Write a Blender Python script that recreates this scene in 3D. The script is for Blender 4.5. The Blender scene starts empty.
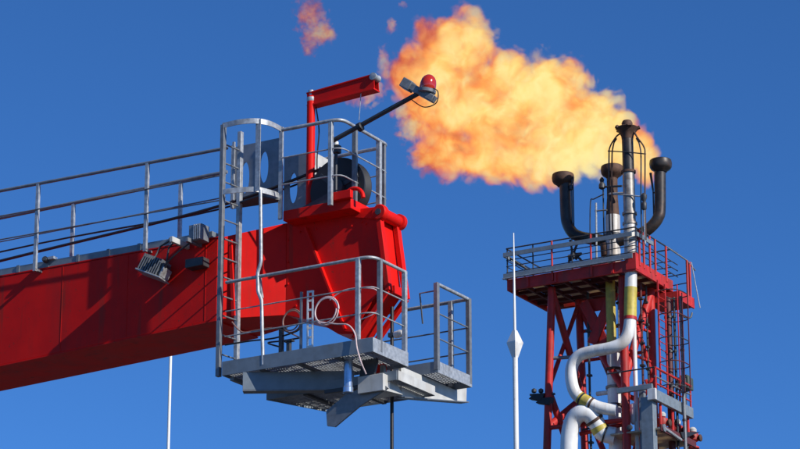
import bpy, math, random
from mathutils import Vector, Matrix, noise as mnoise
random.seed(7)
R = math.radians
scene = bpy.context.scene
col = scene.collection

# ------------------------------------------------------------------ camera, sky, sun, exposure
CAM_LOC = Vector((0, 0, 20.0))
PITCH = R(18.0)
HFOV = R(16.0)
cam_d = bpy.data.cameras.new('camera')
cam = bpy.data.objects.new('camera', cam_d)
col.objects.link(cam)
cam.location = CAM_LOC
cam.rotation_euler = (R(90) + PITCH, 0, 0)
cam_d.sensor_fit = 'HORIZONTAL'
cam_d.angle = HFOV
cam_d.clip_start = 0.5
cam_d.clip_end = 60000
scene.camera = cam

SUN_AZ = R(-39.5)      # angle of the horizontal direction towards the sun, measured from +X
SUN_EL = R(31.0)
world = bpy.data.worlds.new('World')
scene.world = world
world.use_nodes = True
wn = world.node_tree
wn.nodes.clear()
w_out = wn.nodes.new('ShaderNodeOutputWorld')
w_bg = wn.nodes.new('ShaderNodeBackground')
sky = wn.nodes.new('ShaderNodeTexSky')
sky.sky_type = 'NISHITA'
sky.sun_disc = False
sky.sun_elevation = SUN_EL
# Sky Texture: rotation 0 puts the sun over +Y, growing clockwise
sky.sun_rotation = R(90) - SUN_AZ
sky.altitude = 0
sky.air_density = 0.6
sky.dust_density = 0.0
sky.ozone_density = 10.0
w_bg.inputs['Strength'].default_value = 0.15
w_hs = wn.nodes.new('ShaderNodeHueSaturation')
w_hs.inputs['Saturation'].default_value = 1.06
wn.links.new(sky.outputs[0], w_hs.inputs['Color'])
wn.links.new(w_hs.outputs[0], w_bg.inputs['Color'])
wn.links.new(w_bg.outputs[0], w_out.inputs['Surface'])

sun_d = bpy.data.lights.new('sun', 'SUN')
sun_d.energy = 5.0
sun_d.angle = R(0.5)
sun_d.color = (1.0, 0.95, 0.88)
sun = bpy.data.objects.new('sun', sun_d)
col.objects.link(sun)
to_sun = Vector((math.cos(SUN_AZ) * math.cos(SUN_EL), math.sin(SUN_AZ) * math.cos(SUN_EL), math.sin(SUN_EL)))
sun.rotation_euler = to_sun.to_track_quat('Z', 'Y').to_euler()
sun.location = (40, -40, 80)

vs = scene.view_settings
vs.view_transform = 'Standard'
vs.look = 'None'
vs.exposure = 0.0
vs.gamma = 1.0
vs.use_curve_mapping = False
scene.cycles.use_denoising = True
scene.cycles.max_bounces = 6
scene.cycles.transparent_max_bounces = 16
scene.cycles.volume_bounces = 0
scene.cycles.volume_step_rate = 0.22
scene.cycles.volume_max_steps = 512

# ------------------------------------------------------------------ survey of the place
# the two structures are laid out on their own axes: u along the boom / front edge, v across it, w up
class Frame:
    def __init__(s, origin, phi):
        s.o = Vector(origin)
        s.phi = phi
        s.U = Vector((math.cos(phi), -math.sin(phi), 0))
        s.V = Vector((math.sin(phi), math.cos(phi), 0))
        s.W = Vector((0, 0, 1))
    def P(s, px, py, u=None, v=None, w=None):
        """local point on the line of sight to a picture point, on one given local plane"""
        d = sight(px, py)
        k, val = ((s.U, u) if u is not None else (s.V, v) if v is not None else (s.W, w))
        rel = CAM_LOC - s.o
        if callable(val):                    # a slightly turned wall: v depends on u
            cur = val(0)
            for _ in range(8):
                q = s.P(px, py, v=cur)
                cur = val(q.x)
            return q
        t = (val - rel.dot(k)) / d.dot(k)
        q = rel + d * t
        return Vector((q.dot(s.U), q.dot(s.V), q.dot(s.W)))
def sight(px, py):
    k = math.tan(HFOV / 2) / 400.0
    x = (px - 400) * k
    y = -(py - 224.5) * k
    return Vector((x, math.cos(PITCH) - y * math.sin(PITCH), math.sin(PITCH) + y * math.cos(PITCH))).normalized()
def far(px, py, dist):
    return CAM_LOC + sight(px, py) * dist

CR = Frame(far(373, 337, 38.0), R(31))        # crane: near corner of the service platform
TW = Frame(far(636, 270, 110.0), R(30))       # flare tower: near lower corner of the deck
WD = Frame((0, 0, 0), 0.0)                    # world axes
C = CR.P
T = TW.P

# ------------------------------------------------------------------ materials
def mat(name, color, rough=0.5, metal=0.0, var=0.12, scale=6.0, dirt=None, dirt_amt=0.35, dirt_scale=3.0,
        bump=0.0, streak=False, spec=0.5, rust=None):
    m = bpy.data.materials.new(name)
    m.use_nodes = True
    nt = m.node_tree
    b = nt.nodes['Principled BSDF']
    b.inputs['Metallic'].default_value = metal
    b.inputs['Specular IOR Level'].default_value = spec
    tc = nt.nodes.new('ShaderNodeTexCoord')
    mp = nt.nodes.new('ShaderNodeMapping')
    nt.links.new(tc.outputs['Object'], mp.inputs['Vector'])
    n1 = nt.nodes.new('ShaderNodeTexNoise')
    n1.inputs['Scale'].default_value = scale
    n1.inputs['Detail'].default_value = 6
    nt.links.new(mp.outputs[0], n1.inputs['Vector'])
    r1 = nt.nodes.new('ShaderNodeValToRGB')
    r1.color_ramp.elements[0].position = 0.3
    r1.color_ramp.elements[1].position = 0.7
    lo = [max(0, c * (1 - var)) for c in color]
    hi = [min(1, c * (1 + var)) for c in color]
    r1.color_ramp.elements[0].color = (*lo, 1)
    r1.color_ramp.elements[1].color = (*hi, 1)
    nt.links.new(n1.outputs['Fac'], r1.inputs[0])
    last = r1.outputs[0]
    if dirt is not None:
        mp2 = nt.nodes.new('ShaderNodeMapping')
        nt.links.new(tc.outputs['Object'], mp2.inputs['Vector'])
        mp2.inputs['Scale'].default_value = (1, 1, 0.18) if streak else (1, 1, 1)
        n2 = nt.nodes.new('ShaderNodeTexNoise')
        n2.inputs['Scale'].default_value = dirt_scale
        n2.inputs['Detail'].default_value = 8
        n2.inputs['Roughness'].default_value = 0.65
        nt.links.new(mp2.outputs[0], n2.inputs['Vector'])
        r2 = nt.nodes.new('ShaderNodeValToRGB')
        r2.color_ramp.elements[0].position = 0.5
        r2.color_ramp.elements[1].position = 0.72
        r2.color_ramp.elements[0].color = (0, 0, 0, 1)
        r2.color_ramp.elements[1].color = (dirt_amt,) * 3 + (1,)
        nt.links.new(n2.outputs['Fac'], r2.inputs[0])
        mx = nt.nodes.new('ShaderNodeMix')
        mx.data_type = 'RGBA'
        nt.links.new(r2.outputs[0], mx.inputs['Factor'])
        nt.links.new(last, mx.inputs['A'])
        mx.inputs['B'].default_value = (*dirt, 1)
        last = mx.outputs['Result']
    if rust is not None:
        for sc_, zs_, lo2, hi2, amt in ((7.0, 0.10, 0.60, 0.74, 0.55), (22.0, 1.0, 0.66, 0.74, 0.6)):
            mp3 = nt.nodes.new('ShaderNodeMapping')
            nt.links.new(tc.outputs['Object'], mp3.inputs['Vector'])
            mp3.inputs['Scale'].default_value = (1, 1, zs_)
            n5 = nt.nodes.new('ShaderNodeTexNoise')
            n5.inputs['Scale'].default_value = sc_
            n5.inputs['Detail'].default_value = 5
            nt.links.new(mp3.outputs[0], n5.inputs['Vector'])
            r5 = nt.nodes.new('ShaderNodeMapRange')
            r5.inputs['From Min'].default_value = lo2
            r5.inputs['From Max'].default_value = hi2
            r5.inputs['To Max'].default_value = amt
            nt.links.new(n5.outputs['Fac'], r5.inputs['Value'])
            mx5 = nt.nodes.new('ShaderNodeMix')
            mx5.data_type = 'RGBA'
            nt.links.new(r5.outputs[0], mx5.inputs['Factor'])
            nt.links.new(last, mx5.inputs['A'])
            mx5.inputs['B'].default_value = (*rust, 1)
            last = mx5.outputs['Result']
    nt.links.new(last, b.inputs['Base Color'])
    rr = nt.nodes.new('ShaderNodeMapRange')
    rr.inputs['To Min'].default_value = max(0.05, rough - 0.1)
    rr.inputs['To Max'].default_value = min(1, rough + 0.12)
    nt.links.new(n1.outputs['Fac'], rr.inputs['Value'])
    nt.links.new(rr.outputs[0], b.inputs['Roughness'])
    if bump:
        n3 = nt.nodes.new('ShaderNodeTexNoise')
        n3.inputs['Scale'].default_value = scale * 5
        n3.inputs['Detail'].default_value = 4
        nt.links.new(mp.outputs[0], n3.inputs['Vector'])
        bp = nt.nodes.new('ShaderNodeBump')
        bp.inputs['Strength'].default_value = bump
        bp.inputs['Distance'].default_value = 0.01
        nt.links.new(n3.outputs['Fac'], bp.inputs['Height'])
        nt.links.new(bp.outputs[0], b.inputs['Normal'])
    return m

RED = mat('red_paint', (0.68, 0.010, 0.0065), 0.48, 0, 0.10, 2.5, (0.30, 0.022, 0.018), 0.5, 2.2, 0.05, True, spec=0.12, rust=(0.16, 0.035, 0.02))
REDT = mat('red_tower_paint', (0.50, 0.026, 0.022), 0.5, 0, 0.2, 3.0, (0.17, 0.05, 0.036), 0.75, 1.6, 0.05, True, spec=0.3, rust=(0.13, 0.045, 0.025))
GALV = mat('galvanised_steel', (0.40, 0.42, 0.43), 0.42, 0.35, 0.26, 18, (0.22, 0.21, 0.19), 0.6, 5, 0.05, rust=(0.20, 0.15, 0.11))
GALVD = mat('weathered_galvanised_steel', (0.19, 0.205, 0.22), 0.5, 0.3, 0.18, 12, (0.12, 0.11, 0.10), 0.5, 5, 0.05)
CREAM = mat('pale_grey_paint_and_sun', (0.52, 0.52, 0.49), 0.5, 0, 0.12, 6, (0.32, 0.27, 0.20), 0.5, 4, 0.0, True)  # also stands in for sunlit faces, their light put into the colour
SLATE = mat('blue_grey_paint_and_shade', (0.19, 0.23, 0.26), 0.5, 0.1, 0.12, 6, (0.13, 0.13, 0.12), 0.5, 4)  # real blue-grey paint, and the shade on near platform edges
DARK = mat('dark_steel', (0.055, 0.058, 0.062), 0.5, 0.3, 0.2, 8)
MIDGREY = mat('grey_steel_plate', (0.24, 0.25, 0.265), 0.45, 0.4, 0.2, 8, (0.07, 0.065, 0.06), 0.5, 4)
BLACK = mat('black_rubber', (0.016, 0.016, 0.018), 0.55, 0, 0.2, 8)
WHITE = mat('white_paint', (0.76, 0.76, 0.73), 0.4, 0, 0.06, 4, (0.40, 0.33, 0.25), 0.65, 1.5, 0, True, rust=(0.34, 0.22, 0.13))
YELLOW = mat('yellow_paint', (0.52, 0.41, 0.06), 0.5, 0, 0.18, 5, (0.25, 0.18, 0.06), 0.7, 3, 0, True)
RUST = mat('scorched_rusty_steel', (0.10, 0.052, 0.034), 0.7, 0.3, 0.45, 5, (0.022, 0.018, 0.016), 0.8, 2.5, 0.2)
SOOT = mat('sooty_steel', (0.034, 0.030, 0.028), 0.45, 0.3, 0.45, 3, (0.11, 0.06, 0.036), 0.7, 2.5, 0.1)
SMUDGE = mat('smudged_white_paint', (0.56, 0.53, 0.48), 0.4, 0.1, 0.12, 4, (0.22, 0.14, 0.08), 0.85, 1.6, 0.05, True)
STEEL = mat('heat_stained_steel', (0.30, 0.275, 0.24), 0.42, 0.35, 0.3, 4, (0.15, 0.075, 0.035), 0.95, 1.8, 0.05)
TAN = mat('tan_translucent_plate', (0.66, 0.58, 0.44), 0.6, 0, 0.15, 4, (0.2, 0.15, 0.1), 0.6, 3)
def translucent(m, col_):
    nt = m.node_tree
    out = nt.nodes['Material Output']
    pb = nt.nodes['Principled BSDF']
    tr_ = nt.nodes.new('ShaderNodeBsdfTranslucent')
    tr_.inputs['Color'].default_value = (*col_, 1)
    mxs = nt.nodes.new('ShaderNodeMixShader')
    mxs.inputs[0].default_value = 0.5
    nt.links.new(pb.outputs[0], mxs.inputs[1])
    nt.links.new(tr_.outputs[0], mxs.inputs[2])
    nt.links.new(mxs.outputs[0], out.inputs['Surface'])
translucent(TAN, (0.62, 0.52, 0.36))  # translucency added so the deck panels glow when seen from below
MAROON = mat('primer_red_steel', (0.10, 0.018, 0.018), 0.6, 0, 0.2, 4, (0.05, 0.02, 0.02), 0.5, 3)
GREEN = mat('dark_green_paint', (0.05, 0.075, 0.06), 0.5, 0, 0.2, 8)
CABLEW = mat('pale_pink_cable', (0.68, 0.52, 0.50), 0.45, 0, 0.1, 8)
CABLEB = mat('brown_cable', (0.26, 0.14, 0.11), 0.5, 0, 0.1, 8)
ROPE = mat('greased_wire_rope', (0.035, 0.034, 0.035), 0.45, 0.4, 0.25, 30)

def lamp_glass():
    m = mat('red_lamp_glass', (0.62, 0.03, 0.012), 0.15, 0, 0.1, 20)
    b = m.node_tree.nodes['Principled BSDF']
    b.inputs['Coat Weight'].default_value = 0.6
    b.inputs['Coat Roughness'].default_value = 0.06
    b.inputs['Transmission Weight'].default_value = 0.25
    return m
LAMP = lamp_glass()

def sea_mat():
    m = bpy.data.materials.new('sea_water')
    m.use_nodes = True
    nt = m.node_tree
    b = nt.nodes['Principled BSDF']
    b.inputs['Base Color'].default_value = (0.02, 0.05, 0.07, 1)
    b.inputs['Roughness'].default_value = 0.12
    b.inputs['IOR'].default_value = 1.33
    n = nt.nodes.new('ShaderNodeTexNoise')
    n.inputs['Scale'].default_value = 0.25
    n.inputs['Detail'].default_value = 8
    tc = nt.nodes.new('ShaderNodeTexCoord')
    nt.links.new(tc.outputs['Object'], n.inputs['Vector'])
    bp = nt.nodes.new('ShaderNodeBump')
    bp.inputs['Strength'].default_value = 0.6
    bp.inputs['Distance'].default_value = 1.0
    nt.links.new(n.outputs['Fac'], bp.inputs['Height'])
    nt.links.new(bp.outputs[0], b.inputs['Normal'])
    return m

# ------------------------------------------------------------------ mesh builder
def perp(d):
    d = d.normalized()
    a = Vector((0, 0, 1)) if abs(d.z) < 0.9 else Vector((1, 0, 0))
    x = d.cross(a).normalized()
    return x, x.cross(d).normalized()

class MB:
    def __init__(s):
        s.v = []
        s.f = []
    def add(s, vs_, fs):
        b = len(s.v)
        s.v += [Vector(q) for q in vs_]
        s.f += [tuple(i + b for i in f) for f in fs]
        return s
    def box(s, a, b):
        a, b = Vector(a), Vector(b)
        lo = Vector([min(a[i], b[i]) for i in range(3)])
        hi = Vector([max(a[i], b[i]) for i in range(3)])
        vs_ = [(x, y, z) for z in (lo.z, hi.z) for y in (lo.y, hi.y) for x in (lo.x, hi.x)]
        return s.add(vs_, [(0, 2, 3, 1), (4, 5, 7, 6), (0, 1, 5, 4), (2, 6, 7, 3), (0, 4, 6, 2), (1, 3, 7, 5)])
    def bar(s, p, q, w, h, up=(0, 0, 1)):
        """rectangular bar from p to q; h measured along up, w across"""
        p, q = Vector(p), Vector(q)
        d = (q - p).normalized()
        up = Vector(up)
        x = d.cross(up)
        if x.length < 1e-4:
            x = d.cross(Vector((1, 0, 0)))
        x.normalize()
        y = x.cross(d).normalized()
        vs_ = []
        for c in (p, q):
            for sx, sy in ((-1, -1), (1, -1), (1, 1), (-1, 1)):
                vs_.append(c + x * (sx * w / 2) + y * (sy * h / 2))
        return s.add(vs_, [(0, 1, 2, 3), (7, 6, 5, 4), (0, 4, 5, 1), (1, 5, 6, 2), (2, 6, 7, 3), (3, 7, 4, 0)])
    def tube(s, p, q, r, r2=None, n=12, caps=True):
        return s.path([p, q], [r, r if r2 is None else r2], n, caps)
    def path(s, pts, r, n=10, caps=True, closed=False):
        pts = [Vector(p) for p in pts]
        k = len(pts)
        rs = r if isinstance(r, (list, tuple)) else [r] * k
        tang = []
        for i in range(k):
            if closed:
                t = pts[(i + 1) % k] - pts[i - 1]
            else:
                t = pts[min(i + 1, k - 1)] - pts[max(i - 1, 0)]
            tang.append(t.normalized())
        x, _ = perp(tang[0])
        vs_ = []
        for i in range(k):
            x = (x - tang[i] * x.dot(tang[i])).normalized()
            y = tang[i].cross(x)
            for j in range(n):
                a = 2 * math.pi * j / n
                vs_.append(pts[i] + (x * math.cos(a) + y * math.sin(a)) * rs[i])
        fs = []
        for i in range(k if closed else k - 1):
            i2 = (i + 1) % k
            for j in range(n):
                j2 = (j + 1) % n
                fs.append((i * n + j, i * n + j2, i2 * n + j2, i2 * n + j))
        if caps and not closed:
            fs.append(tuple(range(n - 1, -1, -1)))
            fs.append(tuple((k - 1) * n + j for j in range(n)))
        return s.add(vs_, fs)
    def lathe(s, o, axis, prof, n=20):
        """prof: (radius, height along the axis), bottom to top, closed at both ends"""
        o = Vector(o)
        ax = Vector(axis).normalized()
        x, y = perp(ax)
        vs_ = []
        for r, h in prof:
            for j in range(n):
                a = 2 * math.pi * j / n
                vs_.append(o + ax * h + (x * math.cos(a) + y * math.sin(a)) * max(r, 1e-4))
        fs = []
        for i in range(len(prof) - 1):
            for j in range(n):
                j2 = (j + 1) % n
                fs.append((i * n + j, i * n + j2, (i + 1) * n + j2, (i + 1) * n + j))
        fs.append(tuple(range(n - 1, -1, -1)))
        fs.append(tuple((len(prof) - 1) * n + j for j in range(n)))
        return s.add(vs_, fs)
    def plate(s, pts, t):
        """polygon thickened by the vector t"""
        pts = [Vector(p) for p in pts]
        t = Vector(t)
        k = len(pts)
        vs_ = pts + [p + t for p in pts]
        fs = [tuple(range(k)), tuple(range(2 * k - 1, k - 1, -1))]
        for i in range(k):
            j = (i + 1) % k
            fs.append((i, i + k, j + k, j))
        return s.add(vs_, fs)
    def holed(s, quad, holes, t, n=20):
        """rectangular plate with oval holes. quad: origin, ex, ey; holes in plate units (cx, cy, rx, ry)"""
        import bmesh
        o, ex, ey = [Vector(q) for q in quad]
        lx, ly = ex.length, ey.length
        cu = [(0, 0), (lx, 0), (lx, ly), (0, ly)]
        from mathutils.geometry import delaunay_2d_cdt
        pts = [Vector(p) for p in cu]
        edges = [(0, 1), (1, 2), (2, 3), (3, 0)]
        hl = []
        for cx, cy, rx, ry in holes:
            b = len(pts)
            for j in range(n):
                a = 2 * math.pi * j / n
                pts.append(Vector((cx + rx * math.cos(a), cy + ry * math.sin(a))))
            edges += [(b + j, b + (j + 1) % n) for j in range(n)]
        vv, ee, ff, *_ = delaunay_2d_cdt(pts, edges, [], 1, 1e-6)
        ux, uy = ex.normalized(), ey.normalized()
        keep = []
        for f in ff:
            c = sum((vv[i] for i in f), Vector((0, 0))) / len(f)
            if any(((c.x - cx) / rx) ** 2 + ((c.y - cy) / ry) ** 2 < 1 for cx, cy, rx, ry in holes):
                continue
            keep.append(tuple(f))
        P3 = [o + ux * p.x + uy * p.y for p in vv]
        t = Vector(t)
        k = len(P3)
        fs = [f for f in keep] + [tuple(i + k for i in reversed(f)) for f in keep]
        cnt = {}
        for f in keep:
            for i in range(len(f)):
                e = (f[i], f[(i + 1) % len(f)])
                cnt[e] = 1
        for (a, b) in list(cnt):
            if (b, a) not in cnt:
                fs.append((a, a + k, b + k, b))
        return s.add(P3 + [p + t for p in P3], fs)
    def build(s, name, m, parent, bevel=0.0, smooth=True, kind=None, label=None):
        me = bpy.data.meshes.new(name)
        base = parent['_base'] if parent is not None else (0, 0, 0)
        b = Vector(base)
        me.from_pydata([v - b for v in s.v], [], s.f)
        me.materials.append(m)
        import bmesh
        bm = bmesh.new()
        bm.from_mesh(me)
        bmesh.ops.recalc_face_normals(bm, faces=bm.faces)
        bm.to_mesh(me)
        bm.free()
        if smooth:
            me.polygons.foreach_set('use_smooth', [True] * len(me.polygons))
            me.set_sharp_from_angle(angle=R(38))
        o = bpy.data.objects.new(name, me)
        col.objects.link(o)
        o.parent = parent
        if parent is not None:
            o['_base'] = (0, 0, 0) if False else tuple(base)
        if bevel:
            mod = o.modifiers.new('bevel', 'BEVEL')
            mod.width = bevel
            mod.segments = 2
            mod.limit_method = 'ANGLE'
        if kind:
            o['kind'] = kind
        if label:
            o['label'] = label
        return o

def thing(name, label, cat, fr, base, group=None):
    """an Empty at the thing's base on the axes of its structure; parts are given in those axes"""
    o = bpy.data.objects.new(name, None)
    col.objects.link(o)
    b = Vector(base)
    o.location = fr.o + fr.U * b.x + fr.V * b.y + fr.W * b.z
    o.rotation_euler = (0, 0, -fr.phi)
    o.empty_display_size = 0.2
    o['label'] = label
    o['category'] = cat
    o['_base'] = tuple(b)
    if group:
        o['group'] = group
    return o

def arc(c, r, a0, a1, ex, ey, n=12):
    c, ex, ey = Vector(c), Vector(ex), Vector(ey)
    return [c + ex * (r * math.cos(a0 + (a1 - a0) * i / n)) + ey * (r * math.sin(a0 + (a1 - a0) * i / n)) for i in range(n + 1)]

def smooth_path(pts, rad=0.2, n=6):
    """polyline with rounded corners"""
    pts = [Vector(p) for p in pts]
    out = [pts[0]]
    for i in range(1, len(pts) - 1):
        a, b, c = pts[i - 1], pts[i], pts[i + 1]
        d1, d2 = (a - b), (c - b)
        r = min(rad, d1.length * 0.49, d2.length * 0.49)
        p, q = b + d1.normalized() * r, b + d2.normalized() * r
        for k in range(n + 1):
            t = k / n
            out.append(p * (1 - t) ** 2 + b * 2 * t * (1 - t) + q * t * t)
    out.append(pts[-1])
    return out

def spline(pts, n=8):
    """Catmull-Rom through the points"""
    pts = [Vector(p) for p in pts]
    out = []
    for i in range(len(pts) - 1):
        p0 = pts[max(i - 1, 0)]; p1 = pts[i]; p2 = pts[i + 1]; p3 = pts[min(i + 2, len(pts) - 1)]
        for k in range(n):
            t = k / n
            out.append(0.5 * ((2 * p1) + (p2 - p0) * t + (2 * p0 - 5 * p1 + 4 * p2 - p3) * t * t + (3 * p1 - p0 - 3 * p2 + p3) * t ** 3))
    out.append(pts[-1])
    return out

def tube_part(name, pts, r, m, parent, n=10, **k):
    return MB().path(pts, r, n).build(name, m, parent, **k)
def bar_part(name, p, q, w, h, m, parent, up=(0, 0, 1), **k):
    return MB().bar(p, q, w, h, up).build(name, m, parent, **k)

def grating(parent, u0, u1, v0, v1, w, m, pitch=0.042, name='grating', along='v', h=0.03):
    g = MB()
    if along == 'v':
        n = int((u1 - u0) / pitch)
        for i in range(n + 1):
            u = u0 + (u1 - u0) * i / n
            g.box((u - 0.004, v0, w), (u + 0.004, v1, w + h))
        k = int((v1 - v0) / 0.11)
        for i in range(k + 1):
            v = v0 + (v1 - v0) * i / k
            g.box((u0, v - 0.004, w + 0.012), (u1, v + 0.004, w + h - 0.004))
    else:
        n = int((v1 - v0) / pitch)
        for i in range(n + 1):
            v = v0 + (v1 - v0) * i / n
            g.box((u0, v - 0.004, w), (u1, v + 0.004, w + h))
        k = int((u1 - u0) / 0.11)
        for i in range(k + 1):
            u = u0 + (u1 - u0) * i / k
            g.box((u - 0.004, v0, w + 0.012), (u + 0.004, v1, w + h - 0.004))
    return g.build(name, m, parent, smooth=False, kind='stuff')

# ------------------------------------------------------------------ the setting
sea = MB().add([(-20000, -20000, 0), (20000, -20000, 0), (20000, 20000, 0), (-20000, 20000, 0)], [(0, 1, 2, 3)])
so = sea.build('sea', sea_mat(), None, smooth=False)
so['kind'] = 'structure'
QZ = 18.3
CONC = mat('bounce_ground_tarmac', (0.06, 0.059, 0.058), 0.9, 0, 0.2, 0.6, (0.05, 0.048, 0.045), 0.5, 0.15)
qo = MB().box((-300, -250, -2), (300, 450, QZ)).build('bounce_ground', CONC, None, smooth=False)  # out of view, added to bounce sunlight up onto the undersides
qo['kind'] = 'structure'
qo['label'] = 'unseen dark tarmac ground added for its bounce light under the crane and the tower'
so['label'] = 'open sea far below the crane and the tower'

# ================================================================== THE CRANE
VB = 0.36                       # near face of the boom
BW = 1.05                       # boom width
a, b = C(0, 277, v=VB), C(218, 238, v=VB)
k_top = (b.z - a.z) / (b.x - a.x)
c_, d_ = C(0, 365, v=VB), C(218, 319, v=VB)
k_bot = (d_.z - c_.z) / (d_.x - c_.x)
U_H = b.x                       # where the head begins
def w_top(u): return b.z + k_top * (u - b.x)
def w_bot(u): return d_.z + k_bot * (u - d_.x)
U_L = -16.0
boom = thing('crane_boom', 'red steel box boom of the crane with its tapered head', 'crane boom', CR, (U_L, VB + BW / 2, w_bot(U_L)))
g = MB()
uu = [U_L, U_H]
vv_ = []
for u in uu:
    vv_ += [(u, VB, w_bot(u)), (u, VB, w_top(u)), (u, VB + BW, w_top(u)), (u, VB + BW, w_bot(u))]
g.add(vv_, [(0, 1, 2, 3), (7, 6, 5, 4), (0, 4, 5, 1), (1, 5, 6, 2), (2, 6, 7, 3), (3, 7, 4, 0)])
g.build('girder', RED, boom, bevel=0.008)
# flange along the top and bottom edge of the girder
for wf, nm in ((w_bot, 'bottom_flange'), (w_top, 'top_flange')):
    s_ = 1 if nm == 'top_flange' else -1
    bar_part(nm, (U_L, VB + BW / 2, wf(U_L) + s_ * 0.012), (U_H, VB + BW / 2, wf(U_H) + s_ * 0.012), BW + 0.01, 0.02, RED, boom)
# head: plan tapers towards the tip
V_TIP0, V_TIP1 = 0.90, 1.36
u_tip = C(381, 222, v=V_TIP0).x
U_T = C(286, 270, v=V_TIP0).x   # end of the tapered part
def vn(u): return VB + min(1.0, max(0.0, (u - U_H) / (U_T - U_H))) * (V_TIP0 - VB)
def vf(u): return VB + BW + min(1.0, max(0.0, (u - U_H) / (U_T - U_H))) * (V_TIP1 - VB - BW)
def loft(pts_uw, name):
    near = [Vector((u, vn(u), w)) for u, w in pts_uw]
    farv = [Vector((u, vf(u), w)) for u, w in pts_uw]
    k = len(near)
    g = MB()
    g.add(near + farv, [tuple(range(k)), tuple(range(2 * k - 1, k - 1, -1))] + [(i, i + k, (i + 1) % k + k, (i + 1) % k) for i in range(k)])
    return g.build(name, RED, boom, bevel=0.006)
wt_T, wb_T = C(286, 223, v=V_TIP0).z, C(286, 315, v=V_TIP0).z
loft([(U_H + 0.001, w_top(U_H)), (U_T, wt_T), (U_T, wb_T), (U_H + 0.001, w_bot(U_H))], 'tapered_neck')
hp = [C(x, y, v=V_TIP0) for x, y in ((345, 214), (374, 209), (377, 222), (384, 286), (374, 300), (354, 334), (338, 334), (318, 322))]
loft([(U_T + 0.001, wt_T)] + [(p.x, p.z) for p in hp] + [(U_T + 0.001, wb_T)], 'head_box')
# diagonal stiffener on the near cheek
p, q = C(307, 228, v=vn), C(347, 330, v=vn)
bar_part('stiffener', (p.x, vn(p.x) - 0.035, p.z), (q.x, vn(q.x) - 0.035, q.z), 0.03, 0.07, RED, boom, up=(0, 1, 0))
p, q = C(231, 240, v=VB), C(234, 316, v=VB)
bar_part('stiffener', (p.x, VB - 0.012, p.z), (q.x, VB - 0.012, q.z), 0.05, 0.03, RED, boom, up=(0, 1, 0))
cheek = [C(x, y, v=V_TIP0 - 0.03) for x, y in ((336, 318), (334, 306), (340, 296), (350, 290), (364, 287), (383, 286), (372, 301), (353, 332), (340, 331))]
MB().plate(cheek, (0, 0.028, 0)).build('cheek_plate', RED, boom, bevel=0.004)
for px in (-30, 62, 127, 205):
    u = C(px, 300, v=VB).x
    bar_part('weld_seam', (u, VB - 0.001, w_bot(u) + 0.01), (u, VB - 0.001, w_top(u) - 0.01), 0.008, 0.005, RED, boom, up=(0, 1, 0))
for px, py in ((300, 232), (316, 229), (352, 226), (366, 224), (296, 306), (312, 309), (362, 222), (288, 240), (288, 262), (288, 284)):
    p = C(px, py, v=V_TIP0)
    MB().lathe((p.x, V_TIP0 - 0.016, p.z), (0, 1, 0), [(0.014, 0), (0.017, 0.004), (0.017, 0.016)], 6).build('bolt', RED, boom)
# the two arm flanges at the tip with the bright edges
pt, pm, pl = C(379, 214, v=V_TIP0), C(389, 291, v=V_TIP0), C(356, 338, v=V_TIP0)
for dv_ in (0.0, V_TIP1 - V_TIP0):
    off = Vector((0, dv_, 0))
    g = MB()
    g.bar(pt + off, pm + off, 0.10, 0.075, (1, 0, 0)).bar(pm + off, pl + off, 0.08, 0.07, (1, 0, 0))
    g.build('arm', RED, boom, bevel=0.006)
w2 = Vector((0, V_TIP1 - V_TIP0 - 0.10, 0))
i1 = Vector((-0.075, 0.05, 0))
MB().plate([pt + i1, pm + i1, pl + i1 + Vector((0.02, 0, 0.02)), pl + i1 + Vector((-0.04, 0, 0.03)), pm + i1 + Vector((-0.08, 0, 0)), pt + i1 + Vector((-0.08, 0, 0))], w2).build('end_plate', RED, boom)
MB().bar(pm + Vector((0.02, 0.05, 0.03)), pm + Vector((0.02, V_TIP1 - V_TIP0 - 0.05, 0.03)), 0.09, 0.12).build('cross_bar', RED, boom, bevel=0.006)
# pin barrel across the top of the tip
pc = C(379, 212, v=V_TIP0 - 0.05)
g = MB()
g.lathe(pc, (0, 1, 0), [(0.10, -0.02), (0.115, 0.0), (0.115, 0.07), (0.085, 0.08), (0.085, 0.50), (0.115, 0.51), (0.115, 0.58), (0.10, 0.60)], 24)
g.build('pin_barrel', RED, boom)
MB().lathe(pc, (0, 1, 0), [(0.045, -0.035), (0.045, 0.0)], 16).build('pin', DARK, boom)
# overhanging red tray on top of the head
p0, p1 = C(283, 221, v=0.62), C(352, 216, v=0.62)
zt = p0.z + 0.15
g = MB().box((p0.x, 0.62, p0.z), (p1.x - 0.02, 1.50, zt))
g.build('top_tray', RED, boom, bevel=0.008)
p2, p3 = C(331, 214, v=0.56), C(351, 210, v=0.56)
MB().box((p2.x, 0.54, zt - 0.02), (p3.x, 0.615, zt + 0.10)).build('bracket', RED, boom, bevel=0.006)
MB().path(arc((p3.x - 0.05, 0.70, zt + 0.0), 0.16, R(0), R(170), (1, 0, 0), (0, 0, 1), 14), 0.03, 10).build('lifting_eye', RED, boom)
# near gusset up to the pin barrel
q0 = C(355, 214, v=V_TIP0 - 0.03)
MB().plate([(q0.x, V_TIP0 - 0.03, q0.z - 0.05), (pc.x, V_TIP0 - 0.03, pc.z - 0.1), (pc.x, V_TIP0 - 0.03, pc.z + 0.09), (q0.x, V_TIP0 - 0.03, q0.z + 0.07)], (0, 0.05, 0)).build('gusset', RED, boom, bevel=0.004)

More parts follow.
